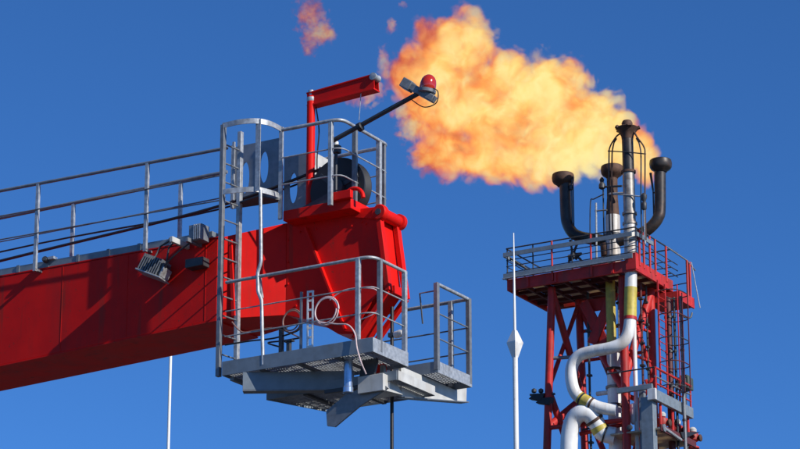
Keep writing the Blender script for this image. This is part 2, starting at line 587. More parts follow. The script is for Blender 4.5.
# ---- cable tray along the near top edge
tr = thing('cable_tray', 'blue-grey cable tray running along the top edge of the red boom', 'cable tray', CR, (U_L, VB, w_top(U_L)))
uE = C(212, 238, v=VB).x
g = MB().bar((U_L, VB + 0.085, w_top(U_L) + 0.073), (uE, VB + 0.085, w_top(uE) + 0.073), 0.16, 0.10)
g.build('trough', SLATE, tr, bevel=0.004)
for i in range(18):
    u = uE - 0.2 - 0.55 * i
    bar_part('clip', (u, VB - 0.002, w_top(u) + 0.075), (u + 0.05, VB - 0.002, w_top(u) + 0.075), 0.012, 0.11, GALVD, tr)
sp = C(46, 259, v=VB - 0.03)
MB().lathe((sp.x, VB - 0.02, w_top(sp.x) + 0.115), (0.3, -1, 0.1), [(0.03, 0), (0.045, 0.01), (0.045, 0.07), (0.03, 0.09)], 14).build('cable_gland', DARK, tr)
MB().box((sp.x + 0.05, VB - 0.06, w_top(sp.x) + 0.116), (sp.x + 0.16, VB + 0.03, w_top(sp.x) + 0.155)).build('junction_box', GALV, tr)

# ---- handrails of the boom walkway
def boom_rail(label, v0, posts, top_px, mid_dz, post_r):
    pa, pb = C(*top_px[0], v=v0), C(*top_px[1], v=v0)
    kk = (pb.z - pa.z) / (pb.x - pa.x)
    zr = lambda u: pa.z + kk * (u - pa.x)
    t = thing('boom_handrail', label, 'handrail', CR, (U_L, v0, w_top(U_L)), 'handrails along the boom')
    us = [C(x, 220, v=v0).x for x in posts]
    step = us[1] - us[0]
    allu = list(us)
    for i in range(1, 5):
        allu.append(us[0] - step * i)
    for u in allu:
        bar_part('post', (u, v0, w_top(u) - 0.06), (u, v0, zr(u)), 0.045, 0.05, GALV, t, up=(1, 0, 0))
    for u in allu:
        if v0 < VB:
            bar_part('bracket', (u, VB + 0.02, w_top(u) - 0.035), (u, v0 - 0.02, w_top(u) - 0.035), 0.05, 0.03, GALVD, t)
    ue = C(227, 170, v=v0).x
    tube_part('top_rail', [(U_L, v0, zr(U_L)), (ue, v0, zr(ue))], post_r, GALVD, t)
    for dz in mid_dz:
        tube_part('mid_rail', [(U_L, v0 - 0.03, zr(U_L) - dz), (ue, v0 - 0.03, zr(ue) - dz)], 0.011, GALVD, t, n=8)
    return zr
zr_near = boom_rail('grey tubular handrail on the near edge of the boom, two tall white posts', VB - 0.14, [37, 146], [(0, 191), (216, 150)], [0.41, 0.78], 0.024)
zr_far = boom_rail('grey tubular handrail on the far edge of the boom, posts half hidden', VB + BW - 0.12, [73, 180], [(0, 218), (216, 174)], [0.4], 0.028)

# ---- hoist rope over the boom to the sheave, and the fall
sheave_c = C(341, 190, v=1.05)
SR = 0.45
rp = thing('hoist_rope', 'thick black hoist rope running above the boom to the sheave', 'rope', CR, (U_L, 1.05, w_top(U_L) + 0.3))
ra = C(0, 261, v=1.05); rb = C(216, 207, v=1.05)
kk = (rb.z - ra.z) / (rb.x - ra.x)
e = Vector((sheave_c.x - 0.05, 1.05, sheave_c.z + SR - 0.02))
tube_part('strand', spline([(U_L, 1.05, ra.z + kk * (U_L - ra.x)), ra, rb, e]), 0.022, ROPE, rp)
ra2 = C(0, 252, v=1.2)
tube_part('strand', spline([(U_L, 1.2, ra2.z + kk * 0.8 * (U_L - ra2.x)), ra2, C(216, 210, v=1.2), (sheave_c.x - 0.1, 1.2, sheave_c.z + SR - 0.05)]), 0.014, ROPE, rp)
fall_top = C(392, 335, v=1.13)
fr_ = thing('rope_fall', 'thin black hoist rope hanging straight down below the platforms', 'rope', CR, (fall_top.x, 1.13, fall_top.z - 9))
fu = fall_top.x
tube_part('strand', [(fu, 1.13, fall_top.z - 9), (fu, 1.13, fall_top.z + 0.4)], 0.026, ROPE, fr_)

# ---- sheave
sh = thing('rope_sheave', 'large black sheave wheel on top of the red boom head', 'sheave', CR, (sheave_c.x, 1.05, sheave_c.z - SR))
prof = [(SR - 0.12, -0.10), (SR, -0.10), (SR, -0.08), (SR - 0.05, -0.015), (SR - 0.05, 0.015), (SR, 0.08), (SR, 0.10), (SR - 0.12, 0.10)]
MB().lathe(sheave_c, (0, 1, 0), prof, 48).build('wheel', BLACK, sh)
MB().lathe(sheave_c, (0, 1, 0), [(0.09, -0.16), (0.12, -0.15), (0.12, 0.15), (0.09, 0.16)], 24).build('hub', DARK, sh)
for i in range(3):
    an = R(20 + 120 * i)
    bar_part('spoke', Vector((sheave_c.x + 0.1 * math.cos(an), sheave_c.y - 0.105, sheave_c.z + 0.1 * math.sin(an))),
             Vector((sheave_c.x + (SR - 0.08) * math.cos(an), sheave_c.y - 0.105, sheave_c.z + (SR - 0.08) * math.sin(an))), 0.06, 0.02, DARK, sh, up=(0, 1, 0))
# rope guard left of the wheel
gu0, gu1 = C(290, 200, v=0.86), C(322, 196, v=0.86)
MB().plate([(gu0.x, 0.86, zt), (gu1.x + 0.2, 0.86, zt), (gu1.x + 0.2, 0.86, zt + 0.26), (gu1.x, 0.86, zt + 0.20), (gu0.x + 0.1, 0.86, zt + 0.06)], (0, 0.04, 0)).build('rope_guard', DARK, sh)

# ---- mount with oval holes for the davit, dark side plates and a pale end plate
VM = 1.12
m0 = C(235, 147, v=VM); m1 = C(281, 139, v=VM); m2 = C(236, 208, v=VM)
mt = thing('davit_mount', 'dark steel mount with large oval holes behind the ladder cage', 'mount', CR, (m0.x, VM, m2.z))
kz = (m1.z - m0.z) / (m1.x - m0.x)
lx = m1.x - m0.x
g = MB()
ex = Vector((lx, 0, kz * lx)); ey = Vector((0, 0, m0.z - m2.z))
L_, H_ = ex.length, ey.length
hole = lambda x, y: ((C(x, y, v=VM).x - m0.x), (C(x, y, v=VM).z - m2.z - kz * (C(x, y, v=VM).x - m0.x)))
hs = []
for (x, y, rx, ry) in ((245, 178, 0.075, 0.24), (264, 168, 0.075, 0.24), (274, 203, 0.06, 0.13)):
    hx, hy = hole(x, y)
    hs.append((hx, hy, rx, ry))
# two plates: the ovals cut right through
g.holed((Vector((m0.x, VM, m2.z)), Vector((lx, 0, 0)), Vector((0, 0, m0.z - m2.z))), [h for h in hs if 0.1 < h[0] < lx - 0.08 and 0.02 < h[1] - h[3] and h[1] + h[3] < H_ - 0.02], (0, 0.02, 0))
g.build('side_plate', MIDGREY, mt, smooth=False)
bar_part('edge_strip', (m0.x - 0.02, VM - 0.01, m2.z), (m0.x - 0.02, VM - 0.01, m0.z + 0.02), 0.035, 0.06, GALV, mt, up=(0, 1, 0))
n0 = C(284, 157, v=VM); n1 = C(312, 151, v=VM); n2 = C(284, 214, v=VM)
g = MB()
hx, hy = C(293, 188, v=VM).x - n0.x, C(293, 188, v=VM).z - n2.z
g.holed((Vector((n0.x + 0.004, VM, n2.z)), Vector((n1.x - n0.x, 0, 0)), Vector((0, 0, n0.z - n2.z))), [(hx, hy, 0.07, 0.23)], (0, 0.02, 0))
g.build('side_plate', MIDGREY, mt, smooth=False)
# end plate with two cut-outs, coloured pale to stand in for direct sun
e0 = n1.x + 0.02
ez = n0.z - 0.02
g = MB()
g.holed((Vector((e0, VM + 0.021, n2.z)), Vector((0, 0.5, 0)), Vector((0, 0, ez - n2.z))), [(0.14, (ez - n2.z) * 0.62, 0.07, 0.15), (0.36, (ez - n2.z) * 0.62, 0.07, 0.15)], (0.02, 0, 0))
g.build('end_plate', CREAM, mt, smooth=False)

# ---- davit: red post and jib
dv_v = 1.02
d0 = C(310, 208, v=dv_v); d1 = C(309, 97, v=dv_v)
dv = thing('davit', 'red davit post with a short red jib on the boom head', 'davit', CR, (d0.x, dv_v, d0.z))
dvp = tube_part('post', [(d0.x, dv_v, d0.z), (d0.x, dv_v, d1.z)], 0.06, RED, dv, n=18)
MB().lathe((d0.x, dv_v, d1.z), (0, 0, 1), [(0.06, -0.08), (0.065, -0.06), (0.065, -0.02), (0.03, 0.0), (0.03, 0.05), (0.045, 0.06), (0.045, 0.09), (0.02, 0.1)], 16).build('swivel', GALV, dvp)
j0 = C(307, 99, v=dv_v - 0.02); j1 = C(374, 81, v=dv_v - 0.02)
jd = (j1 - j0).normalized(); jn = Vector((-jd.z, 0, jd.x))
g = MB()
for s_ in (-1, 1):
    g.plate([j0 - jn * 0.095, j1 - jn * 0.105, j1 + jn * 0.09, j0 + jn * 0.075], (0, 0.012, 0)) if s_ < 0 else g.plate([p + Vector((0, 0.12, 0)) for p in (j0 - jn * 0.095, j1 - jn * 0.105, j1 + jn * 0.09, j0 + jn * 0.075)], (0, 0.012, 0))
g.build('jib_web', RED, dv)
g = MB().plate([j0 + jn * 0.075 - Vector((0, 0.015, 0)), j1 + jn * 0.09 - Vector((0, 0.015, 0)), j1 + jn * 0.11 - Vector((0, 0.015, 0)), j0 + jn * 0.095 - Vector((0, 0.015, 0))], (0, 0.165, 0))
g.plate([j0 - jn * 0.115 - Vector((0, 0.015, 0)), j1 - jn * 0.125 - Vector((0, 0.015, 0)), j1 - jn * 0.105 - Vector((0, 0.015, 0)), j0 - jn * 0.095 - Vector((0, 0.015, 0))], (0, 0.165, 0))
g.build('jib_flange', RED, dv)
jc = j1 + Vector((-0.01, -0.03, 0.07))
MB().lathe(jc, (0, 1, 0), [(0.03, 0), (0.055, 0.005), (0.055, 0.05), (0.04, 0.07), (0.055, 0.15), (0.03, 0.19)], 18).build('jib_sheave', GALV, dv)
wv = C(361, 93, v=dv_v); wv2 = C(359, 120, v=dv_v)
tube_part('wire', [wv, (wv2.x, dv_v, wv2.z)], 0.006, GALV, dv, n=6)
tube_part('hose', spline([C(315, 102, v=dv_v + 0.07), C(319, 130, v=dv_v + 0.08), C(317, 160, v=dv_v + 0.08), C(318, 200, v=dv_v + 0.08)]), 0.010, BLACK, dv, n=6)

# ---- upper guard rail round the top of the head
zr0 = C(331, 121, v=0.5).z
tb = zt
ur = thing('upper_guardrail', 'galvanised guardrail round the sheave on top of the red boom head', 'guardrail', CR, (C(331, 210, v=0.5).x, 0.5, zt))
A_ = C(281, 130, v=0.42); A_.z = zr0
Bc = C(340, 119, w=zr0)
Dc = C(389, 146, w=zr0)
Bn = Vector((Dc.x, 0.5, zr0))
Ac = C(282, 130, w=zr0)
near_v = Ac.y
Ec = Vector((C(345, 156, w=zr0).x - 0.5, Dc.y, zr0))
Bn = Vector((Bc.x + 0.02, Bc.y, zr0))
tube_part('top_rail', smooth_path([Ac, Bn, Dc, Ec], 0.16), 0.026, GALV, ur)
zmid = zr0 - 0.45
for zz, r_ in ((zr0 - 0.42, 0.011), (zr0 - 0.82, 0.011)):
    pts = [Vector((p.x, p.y, zz)) for p in (Ac, Bn, Dc, Ec)]
    tube_part('mid_rail', smooth_path(pts, 0.14), r_, GALV, ur, n=8)
def post_at(px, py, par, z0, z1, w=0.055, h=0.06, m=GALV, wplane=None):
    p = C(px, py, w=wplane)
    return bar_part('post', (p.x, p.y, z0), (p.x, p.y, z1 + 0.01), w, h, m, par, up=(1, 0, 0), bevel=0.004)
post_at(331, 121, ur, zt - 0.1, zr0, wplane=zr0)
post_at(355, 128, ur, zt - 0.05, zr0, 0.05, 0.07, GALVD, wplane=zr0)
post_at(379, 141, ur, zt - 0.05, zr0, 0.06, 0.07, GALV, wplane=zr0)
post_at(384, 144, ur, zt - 0.05, zr0, 0.04, 0.05, GALVD, wplane=zr0)

# ---- beacon on its tilted pole
vbq = 0.62
b0 = C(334, 140, v=vbq); b1 = C(412, 99, v=vbq)
b1 = C(420, 92.5, v=vbq)
bc = thing('beacon_pole', 'dark tilted pole with a red warning lamp in front of the flame', 'warning light', CR, b0)
tube_part('pole', [b0 - (b1 - b0) * 0.05, b1], 0.034, DARK, bc, n=14)
cl = C(360, 127, v=vbq)
MB().lathe(cl, (b1 - b0), [(0.05, -0.04), (0.065, -0.03), (0.065, 0.03), (0.05, 0.04)], 14).build('clamp', BLACK, bc)
g0 = C(404, 83, v=vbq - 0.02); g1 = C(437, 101, v=vbq + 0.05)
hd = (g1 - g0)
g = MB().bar(g0 + hd * 0.05, g1 - hd * 0.08, 0.13, 0.10)
g.bar(g0 - hd * 0.02, g0 + hd * 0.25, 0.16, 0.14)
g.build('lamp_housing', GALVD, bc, bevel=0.012)
lc = C(427, 91, v=vbq + 0.02)
lb_ = MB().lathe(lc, (0.2, 0.0, 1), [(0.11, -0.03), (0.125, -0.02), (0.125, 0.02), (0.11, 0.03)], 20).build('lamp_base', GALVD, bc)
MB().lathe(lc, (0.2, 0.0, 1), [(0.104, 0.025), (0.115, 0.05), (0.112, 0.11), (0.1, 0.165), (0.075, 0.205), (0.04, 0.23), (0.008, 0.24)], 24).build('lamp_dome', LAMP, lb_)
tube_part('cable', spline([C(412, 100, v=vbq), C(424, 107, v=vbq), C(436, 103, v=vbq), C(438, 92, v=vbq), C(433, 88, v=vbq)]), 0.008, BLACK, bc, n=6)

# ---- camera-like fitting inside the guardrail
cb = C(336, 160, v=0.75)
ft = thing('control_box', 'small dark control fitting with a white cap inside the upper guardrail', 'fitting', CR, (cb.x, 0.75, zt))
tube_part('stem', [(cb.x, 0.75, zt), (cb.x, 0.75, C(336, 146, v=0.75).z)], 0.025, DARK, ft)
cz = C(335, 143, v=0.75)
MB().box((cb.x - 0.05, 0.70, cz.z - 0.16), (cb.x + 0.06, 0.80, cz.z - 0.04)).build('box', DARK, ft, bevel=0.01)
MB().lathe((cb.x, 0.75, cz.z - 0.04), (0, 0, 1), [(0.035, 0), (0.035, 0.05), (0.02, 0.06)], 14).build('cap', WHITE, ft)

# ---- service platform P1 with its guardrail
P1L = C(222, 363, v=0.0).x
TH = 0.20
P1D = 0.92
pf = thing('service_platform', 'grey grating service platform with guardrail under the near side of the boom head', 'platform', CR, (0, 0, -TH))
bar_part('toe_plate', (P1L, 0.006, -TH / 2), (0, 0.006, -TH / 2), 0.012, TH, SLATE, pf, bevel=0.002)  # near edge coloured blue-grey, its shade put into the paint
bar_part('toe_plate', (-0.006, 0.013, -TH / 2), (-0.006, P1D, -TH / 2), 0.012, TH, GALV, pf, bevel=0.002)  # sunlit end given the lighter colour
bar_part('toe_plate', (P1L, P1D, -TH / 2), (-0.013, P1D, -TH / 2), 0.012, TH, SLATE, pf)
bar_part('toe_plate', (P1L + 0.006, 0.013, -TH / 2), (P1L + 0.006, P1D - 0.01, -TH / 2), 0.012, TH, SLATE, pf)
for i in range(1, 4):
    u = P1L + (0 - P1L) * i / 4
    bar_part('cross_beam', (u, 0.02, -TH + 0.016), (u, P1D - 0.01, -TH + 0.016), 0.05, 0.03, GALVD, pf)
grating(pf, P1L + 0.02, -0.02, 0.02, P1D - 0.01, -TH + 0.035, GALV)
zR1 = C(358, 258, v=0.0).z
corner = Vector((0, 0, zR1))
farR = C(410, 271, w=zR1)
lft = C(233, 281, v=0.0); lft.z = zR1
tube_part('top_rail', smooth_path([Vector((P1L + 0.02, 0.03, zR1)), Vector((-0.03, 0.03, zR1)), Vector((-0.03, P1D - 0.03, zR1))], 0.18), 0.024, GALV, pf)
for dz in (0.42, 0.78):
    tube_part('mid_rail', smooth_path([Vector((P1L + 0.02, 0.03, zR1 - dz)), Vector((-0.03, 0.03, zR1 - dz)), Vector((-0.03, P1D - 0.03, zR1 - dz))], 0.14), 0.010, GALV, pf, n=8)
for (u, v_, m_) in ((C(358, 300, v=0.03).x, 0.03, GALV), (-0.03, 0.22, GALVD), (-0.03, P1D - 0.05, GALV)):
    bar_part('post', (u, v_, -TH + 0.04), (u, v_, zR1 + 0.01), 0.05, 0.065, m_, pf, up=(1, 0, 0), bevel=0.004)

# ---- caged ladder from the platform to the boom top
ld = thing('caged_ladder', 'galvanised caged ladder rising from the service platform to the boom top', 'ladder', CR, (P1L, 0.2, 0))
zl = C(221, 140, v=0.10).z
s1 = C(221, 250, v=0.08); s2 = C(238.5, 250, v=0.45)
for (s_, z1_) in ((s1, C(219, 138, v=0.08).z), (s2, C(231, 134, v=0.45).z)):
    bar_part('stringer', (s_.x, s_.y, -0.18), (s_.x, s_.y, C(219, 126, v=0.08).z if s_ is s1 else z1_), 0.07, 0.06, GALVD if s_ is s1 else GALV, ld, up=(1, 0, 0), bevel=0.003)
z = 0.15
while z < C(219, 140, v=0.08).z:
    tube_part('rung', [(s1.x, s1.y, z), (s2.x, s2.y, z)], 0.012, GALVD, ld, n=8)
    z += 0.28
for (y0, pts_) in ((126, [(219, 127), (228, 124.5), (240, 122), (255, 121), (268, 123), (277, 127), (282, 130)]), (192, [(222, 193), (230, 191), (242, 190), (256, 189.5), (268, 192), (277, 195), (281, 198)])):
    zz = C(*pts_[0], v=0.08).z
    arcp = [C(x, y, w=zz) for x, y in pts_]
    arcp[0] = Vector((s1.x, s1.y - 0.02, zz))
    arcp = spline(arcp, 4)
    hoop = MB()
    # flat bar bent to a hoop
    vs2 = []
    for i, p_ in enumerate(arcp):
        t_ = (arcp[min(i + 1, len(arcp) - 1)] - arcp[max(i - 1, 0)]).normalized()
        nn = Vector((t_.y, -t_.x, 0))
        for dn, dz in ((0, -0.038), (0.012, -0.038), (0.012, 0.038), (0, 0.038)):
            vs2.append(p_ + nn * dn + Vector((0, 0, dz)))
    fs2 = []
    for i in range(len(arcp) - 1):
        for j in range(4):
            fs2.append((i * 4 + j, i * 4 + (j + 1) % 4, i * 4 + 4 + (j + 1) % 4, i * 4 + 4 + j))
    fs2 += [(3, 2, 1, 0), tuple((len(arcp) - 1) * 4 + j for j in range(4))]
    hoop.add(vs2, fs2).build('hoop', GALV, ld)
# dark bottom plate of the cage at the second hoop
zz = C(222, 197, v=0.08).z
zh1 = C(219, 127, v=0.08).z
cbar = C(258, 121, w=zh1)
bar_part('cage_bar', (cbar.x, cbar.y + 0.012, C(260, 190, v=cbar.y).z), (cbar.x, cbar.y + 0.012, zh1 + 0.03), 0.08, 0.012, GALV, ld, up=(0, 1, 0))
rbar = C(281, 129, w=zh1)
bar_part('cage_bar', (rbar.x, rbar.y + 0.012, zt - 0.12), (rbar.x, rbar.y + 0.012, zh1 + 0.03), 0.06, 0.03, GALV, ld, up=(0, 1, 0))
lb = C(234, 140, v=0.62)
bar_part('cage_bar', (lb.x, 0.62, C(234, 200, v=0.62).z), (lb.x, 0.62, C(234, 142, v=0.62).z), 0.035, 0.03, GALV, ld, up=(0, 1, 0))
# cranked bar running on down to the deck
cr_pts = [C(260.5, 190, v=0.02), C(261, 262, v=0.02), C(257.5, 273, v=0.02), C(258, 292, v=0.02), C(261.5, 300, v=0.02), C(263, 365, v=0.02)]
tube_part('cage_bar', smooth_path(cr_pts, 0.03, 2), 0.026, GALV, ld)
bar_part('cage_bar', C(259.5, 276, v=0.05), C(262, 298, v=0.05), 0.03, 0.04, GALV, ld, up=(0, 1, 0))
# floor panel closing the cage at boom level
fp = [C(x, y, w=zz) for x, y in ((237, 203.5), (258, 196.5), (281, 200), (281, 202), (240, 208))]
MB().plate(fp, (0, 0, 0.02)).build('cage_floor', DARK, ld, smooth=False)

# ---- platform P2 on the far side
n2_ = C(438, 361, w=0.0)
f2 = C(467, 377, w=0.0)
u2, v2a, v2b = n2_.x, n2_.y, f2.y
p2t = thing('side_platform', 'small grey grating platform with guardrail on the far side of the boom head', 'platform', CR, (u2, v2a, -TH))
l2 = C(392, 372, v=v2a).x - 0.1
T2 = 0.16
bar_part('toe_plate', (l2, v2a + 0.006, -T2 / 2), (u2, v2a + 0.006, -T2 / 2), 0.012, T2, SLATE, p2t)  # shade of the near edge painted in, the sunny end stays lighter
bar_part('toe_plate', (u2 - 0.006, v2a + 0.013, -T2 / 2), (u2 - 0.006, v2b, -T2 / 2), 0.012, T2, GALV, p2t)
bar_part('toe_plate', (l2, v2b, -T2 / 2), (u2 - 0.013, v2b, -T2 / 2), 0.012, T2, SLATE, p2t)
bar_part('cross_beam', ((l2 + u2) / 2, v2a + 0.02, -T2 + 0.04), ((l2 + u2) / 2, v2b - 0.01, -T2 + 0.04), 0.05, 0.07, GALVD, p2t)
grating(p2t, l2, u2 - 0.02, v2a + 0.02, v2b - 0.01, -T2 + 0.08, GALV)
zR2 = C(436, 283, u=u2 - 0.02).z
lr2 = C(412, 311, v=v2b).x
tube_part('top_rail', smooth_path([Vector((u2 - 0.03, v2a + 0.02, zR2)), Vector((u2 - 0.03, v2b - 0.03, zR2)), Vector((lr2 - 0.8, v2b - 0.03, zR2))], 0.04), 0.026, GALV, p2t)
tube_part('top_rail', [Vector((u2 - 0.03, v2a + 0.02, zR2 - 0.1)), Vector((u2 - 0.30, v2a + 0.02, zR2 - 0.1)), Vector((u2 - 0.42, v2a + 0.3, zR2 - 0.45))], 0.012, GALVD, p2t, n=8)
for dz in (0.42, 0.78):
    tube_part('mid_rail', smooth_path([Vector((u2 - 0.03, v2a + 0.02, zR2 - dz)), Vector((u2 - 0.03, v2b - 0.03, zR2 - dz)), Vector((lr2 - 0.8, v2b - 0.03, zR2 - dz))], 0.04), 0.011, GALVD, p2t, n=8)
for (u, v_, m_) in ((u2 - 0.03, v2a + 0.02, GALVD), (u2 - 0.03, v2b - 0.03, GALVD), (C(452, 330, v=v2b).x, v2b - 0.03, GALV), (lr2 - 0.8, v2b - 0.03, GALV)):
    bar_part('post', (u, v_, -T2 + 0.04), (u, v_, zR2 + 0.01), 0.06, 0.065, m_, p2t, up=(1, 0, 0), bevel=0.004)

# ---- tapered cross bracket carrying both platforms
ub = -0.135
cbm = thing('platform_bracket', 'pale tapered steel bracket carrying the platforms below the boom head', 'bracket', CR, (ub, v2a, -0.9))
pr = C(466.5, 402, u=ub); pr0 = C(467, 380, u=ub)
pl = C(402, 397, u=ub)
topz = -T2 - 0.004
MB().plate([(ub, pr0.y, pr0.z), (ub, pr.y, pr.z), (ub, pl.y, pl.z), (ub, pl.y - 0.02, topz), (ub, v2b + 0.02, topz)], (-0.05, 0, 0)).build('web', CREAM, cbm, bevel=0.004)
ug = -0.10
ga, gb, gc, gd = C(383, 373, u=ug), C(394, 378, u=ug), C(403, 395, u=ug), C(383, 390, u=ug)
MB().plate([ga, gb, gc, gd], (-0.40, 0, 0)).build('gusset', CREAM, cbm, bevel=0.004)
bar_part('bottom_flange', (ub - 0.025, pl.y, pl.z - 0.008), (ub - 0.025, pr.y, pr.z - 0.008), 0.14, 0.014, GALVD, cbm)

# ---- beams under the service platform and the lower grating landing
ba, bb = C(243, 372.5, w=-TH - 0.004), C(354, 371, w=-TH - 0.004)
hB = 0.25
bm1 = thing('platform_beam', 'deep dark blue-grey beam under the service platform', 'beam', CR, ba - Vector((0, 0, hB)))
bar_part('web', ba - Vector((0, 0, hB / 2)), bb - Vector((0, 0, hB / 2)), 0.03, hB, SLATE, bm1, bevel=0.003)
off = Vector((-(bb - ba).normalized().y, (bb - ba).normalized().x, 0)) * 0.06
bar_part('bottom_flange', ba + off - Vector((0, 0, hB + 0.009)), bb + off - Vector((0, 0, hB + 0.009)), 0.15, 0.016, GALVD, bm1)
bar_part('end_angle', (P1L + 0.10, 0.1, -TH - 0.032), (P1L + 0.10, 0.85, -TH - 0.032), 0.06, 0.05, GALVD, bm1)

LA = C(266, 400, v=0.55)
zL = LA.z
LB, LC_, LD = C(327, 412, w=zL), C(440, 393, w=zL), C(394, 377, w=zL)
LC_.y = LB.y; LD.y = LA.y
LC_.x = LD.x = C(410, 385, w=zL).x
uL0, uL1, vL0, vL1 = LA.x, LD.x, LA.y, LB.y
ll = thing('lower_landing', 'lower grating landing hanging under the boom head', 'platform', CR, LA)
hz_ = Vector((0, 0, 0.065))
for (p_, q_, m_) in ((LA, LD, SLATE), (LA, LB, SLATE), (LB, LC_, SLATE), (LD, LC_, CREAM)):  # pale colour for the end towards the sun, blue-grey for shaded sides
    dd = (q_ - p_).normalized() * 0.012
    bar_part('toe_plate', p_ + dd + hz_, q_ - dd + hz_, 0.014, 0.13, m_, ll)
def u_left(v): return LA.x + (LB.x - LA.x) * (v - vL0) / (vL1 - vL0)
g = MB()
n_ = int((vL1 - vL0) / 0.045)
for i in range(1, n_):
    v = vL0 + (vL1 - vL0) * i / n_
    g.box((u_left(v) + 0.02, v - 0.004, zL + 0.02), (uL1 - 0.02, v + 0.004, zL + 0.05))
n_ = int((uL1 - uL0) / 0.11)
for i in range(1, n_):
    u = uL0 + (uL1 - uL0) * i / n_
    v_hi = vL1 if u > LB.x else vL0 + (u - LA.x) / (LB.x - LA.x) * (vL1 - vL0)
    if v_hi - vL0 > 0.05:
        g.box((u - 0.004, vL0 + 0.01, zL + 0.026), (u + 0.004, v_hi - 0.02, zL + 0.045))
g.build('grating', GALV, ll, smooth=False, kind='stuff')
for f_ in (0.3, 0.62):
    u = uL0 + (uL1 - uL0) * f_
    bar_part('cross_beam', (u, vL0 + 0.01, zL + 0.0), (u, vL1 - 0.01, zL + 0.0), 0.06, 0.035, DARK, ll)
for uh in (uL0 + 0.55, uL1 - 0.35):
    for vh in (vL0 + 0.2, vL1 - 0.1):
        bar_part('hanger', (uh, vh, zL + 0.1), (uh, vh, -TH + 0.02), 0.06, 0.06, GALVD, ll, up=(1, 0, 0))
# inclined fin plate
vF = 0.48
fin = [C(x, y, v=vF) for x, y in ((326, 411), (327, 426), (335, 427), (360, 406), (388, 388), (378, 380), (345, 395))]
fn = thing('fin_plate', 'dark slanted steel plate at the bottom of the lower landing', 'bracket', CR, fin[1])
MB().plate(fin, (0, 0.03, 0)).build('plate', GALVD, fn, bevel=0.003)
MB().box((fin[0].x - 0.05, vF + 0.032, zL - 0.05), (fin[0].x + 0.5, vF + 0.07, zL + 0.0)).build('backing_strip', DARK, fn)

# ---- vertical hydraulic cylinder
hc = C(348, 392, v=0.25); ht = C(348, 352, v=0.25)
hy = thing('hydraulic_cylinder', 'shiny vertical cylinder between service platform and lower landing', 'cylinder', CR, hc)
CHROME = mat('polished_blue_steel', (0.42, 0.50, 0.60), 0.22, 0.8, 0.1, 8)
MB().lathe(hc, (0, 0, 1), [(0.06, -0.02), (0.072, -0.01), (0.072, 0.06), (0.062, 0.07), (0.062, ht.z - hc.z - 0.12), (0.072, ht.z - hc.z - 0.11), (0.072, ht.z - hc.z - 0.05), (0.03, ht.z - hc.z - 0.04), (0.03, ht.z - hc.z)], 20).build('barrel', CHROME, hy)
MB().box((hc.x - 0.1, 0.17, ht.z), (hc.x + 0.1, 0.33, ht.z + 0.05)).build('mounting', DARK, hy)
# dark hanger plate next to it
hp0 = [C(x, y, v=0.45) for x, y in ((367, 352), (376, 351), (377, 362), (371, 388), (357, 388), (362, 362))]
hq = thing('hanger_plate', 'dark steel hanger plate beside the shiny cylinder', 'bracket', CR, hp0[4])
MB().plate(hp0, (0, 0.04, 0)).build('plate', DARK, hq, bevel=0.003)
rb0 = [C(x, y, v=0.75) for x, y in ((372, 364), (383, 362), (383, 376), (372, 380))]
MB().plate(rb0, (0, 0.1, 0)).build('red_block', RED, hq, bevel=0.006)

# ---- cables and tray on the service platform
vc = 0.12
ct = thing('cable_ladder', 'short white upright cable ladder with square holes on the service platform', 'cable ladder', CR, C(310, 345, v=vc))
pa, pb = C(308, 291, v=vc), C(309, 346, v=vc)
pa2, pb2 = C(313, 290.5, v=vc), C(314, 345, v=vc)
for (p_, q_) in ((pa, pb), (pa2, pb2)):
    bar_part('side_rail', (p_.x, vc, p_.z), (p_.x, vc, -0.05), 0.022, 0.02, WHITE, ct, up=(0, 1, 0))
n_r = 7
for i in range(n_r):
    z_ = pa.z - 0.015 - (pa.z - 0.05) * i / (n_r - 1) * 0.98
    bar_part('rung', (pa.x + 0.011, vc, z_), (pa2.x - 0.011, vc, z_), 0.018, 0.026, WHITE, ct)
po = thing('angle_post', 'thin grey angle post left of the white cable ladder', 'post', CR, C(302, 346, v=vc))
pa = C(301.5, 292, v=vc)
bar_part('bar', (pa.x, vc, -0.06), (pa.x, vc, pa.z), 0.03, 0.03, GALVD, po, up=(0, 1, 0))
bar_part('foot', (pa.x - 0.03, vc + 0.05, -0.08), (pa.x + 0.12, vc + 0.05, -0.08), 0.05, 0.04, DARK, po)

for (x, y0, lab) in ((281.5, 329, 'short dark stub post on the service platform left of the brown coil'), (289, 342, 'low dark bracket on the service platform under the brown coil')):
    pa = C(x, y0, v=0.30)
    sp0 = thing('stub_post', lab, 'post', CR, (pa.x, 0.30, -TH + 0.07))
    bar_part('bar', (pa.x, 0.30, -TH + 0.07), (pa.x, 0.30, pa.z), 0.06, 0.05, DARK, sp0, up=(0, 1, 0), bevel=0.004)
    bar_part('plate', (pa.x - 0.07, 0.30, pa.z + 0.012), (pa.x + 0.07, 0.30, pa.z + 0.012), 0.08, 0.02, DARK, sp0)
def coil(label, px, py, rpx, v_, m_, r, turns, name='cable_coil', tail=None):
    c = C(px, py, v=v_)
    t = thing(name, label, 'cable', CR, c - Vector((0, 0, rpx)), 'cable coils on the service platform')
    rnd = random.Random(int(px))
    pts = []
    N = 30
    for k_ in range(turns * N + 1):
        a_ = 2 * math.pi * k_ / N
        rr = rpx + 0.012 * math.sin(a_ * 0.37 + 1) 
        pts.append(c + Vector((rr * math.cos(a_), 0.018 * math.sin(k_ / N * 2.1) - 0.02 * k_ / N / turns, rr * math.sin(a_) * 1.02)))
    MB().path(pts, r, 7).build('loop', m_, t)
    if tail:
        MB().path(spline(tail, 8), r, 7).build('tail', m_, t)
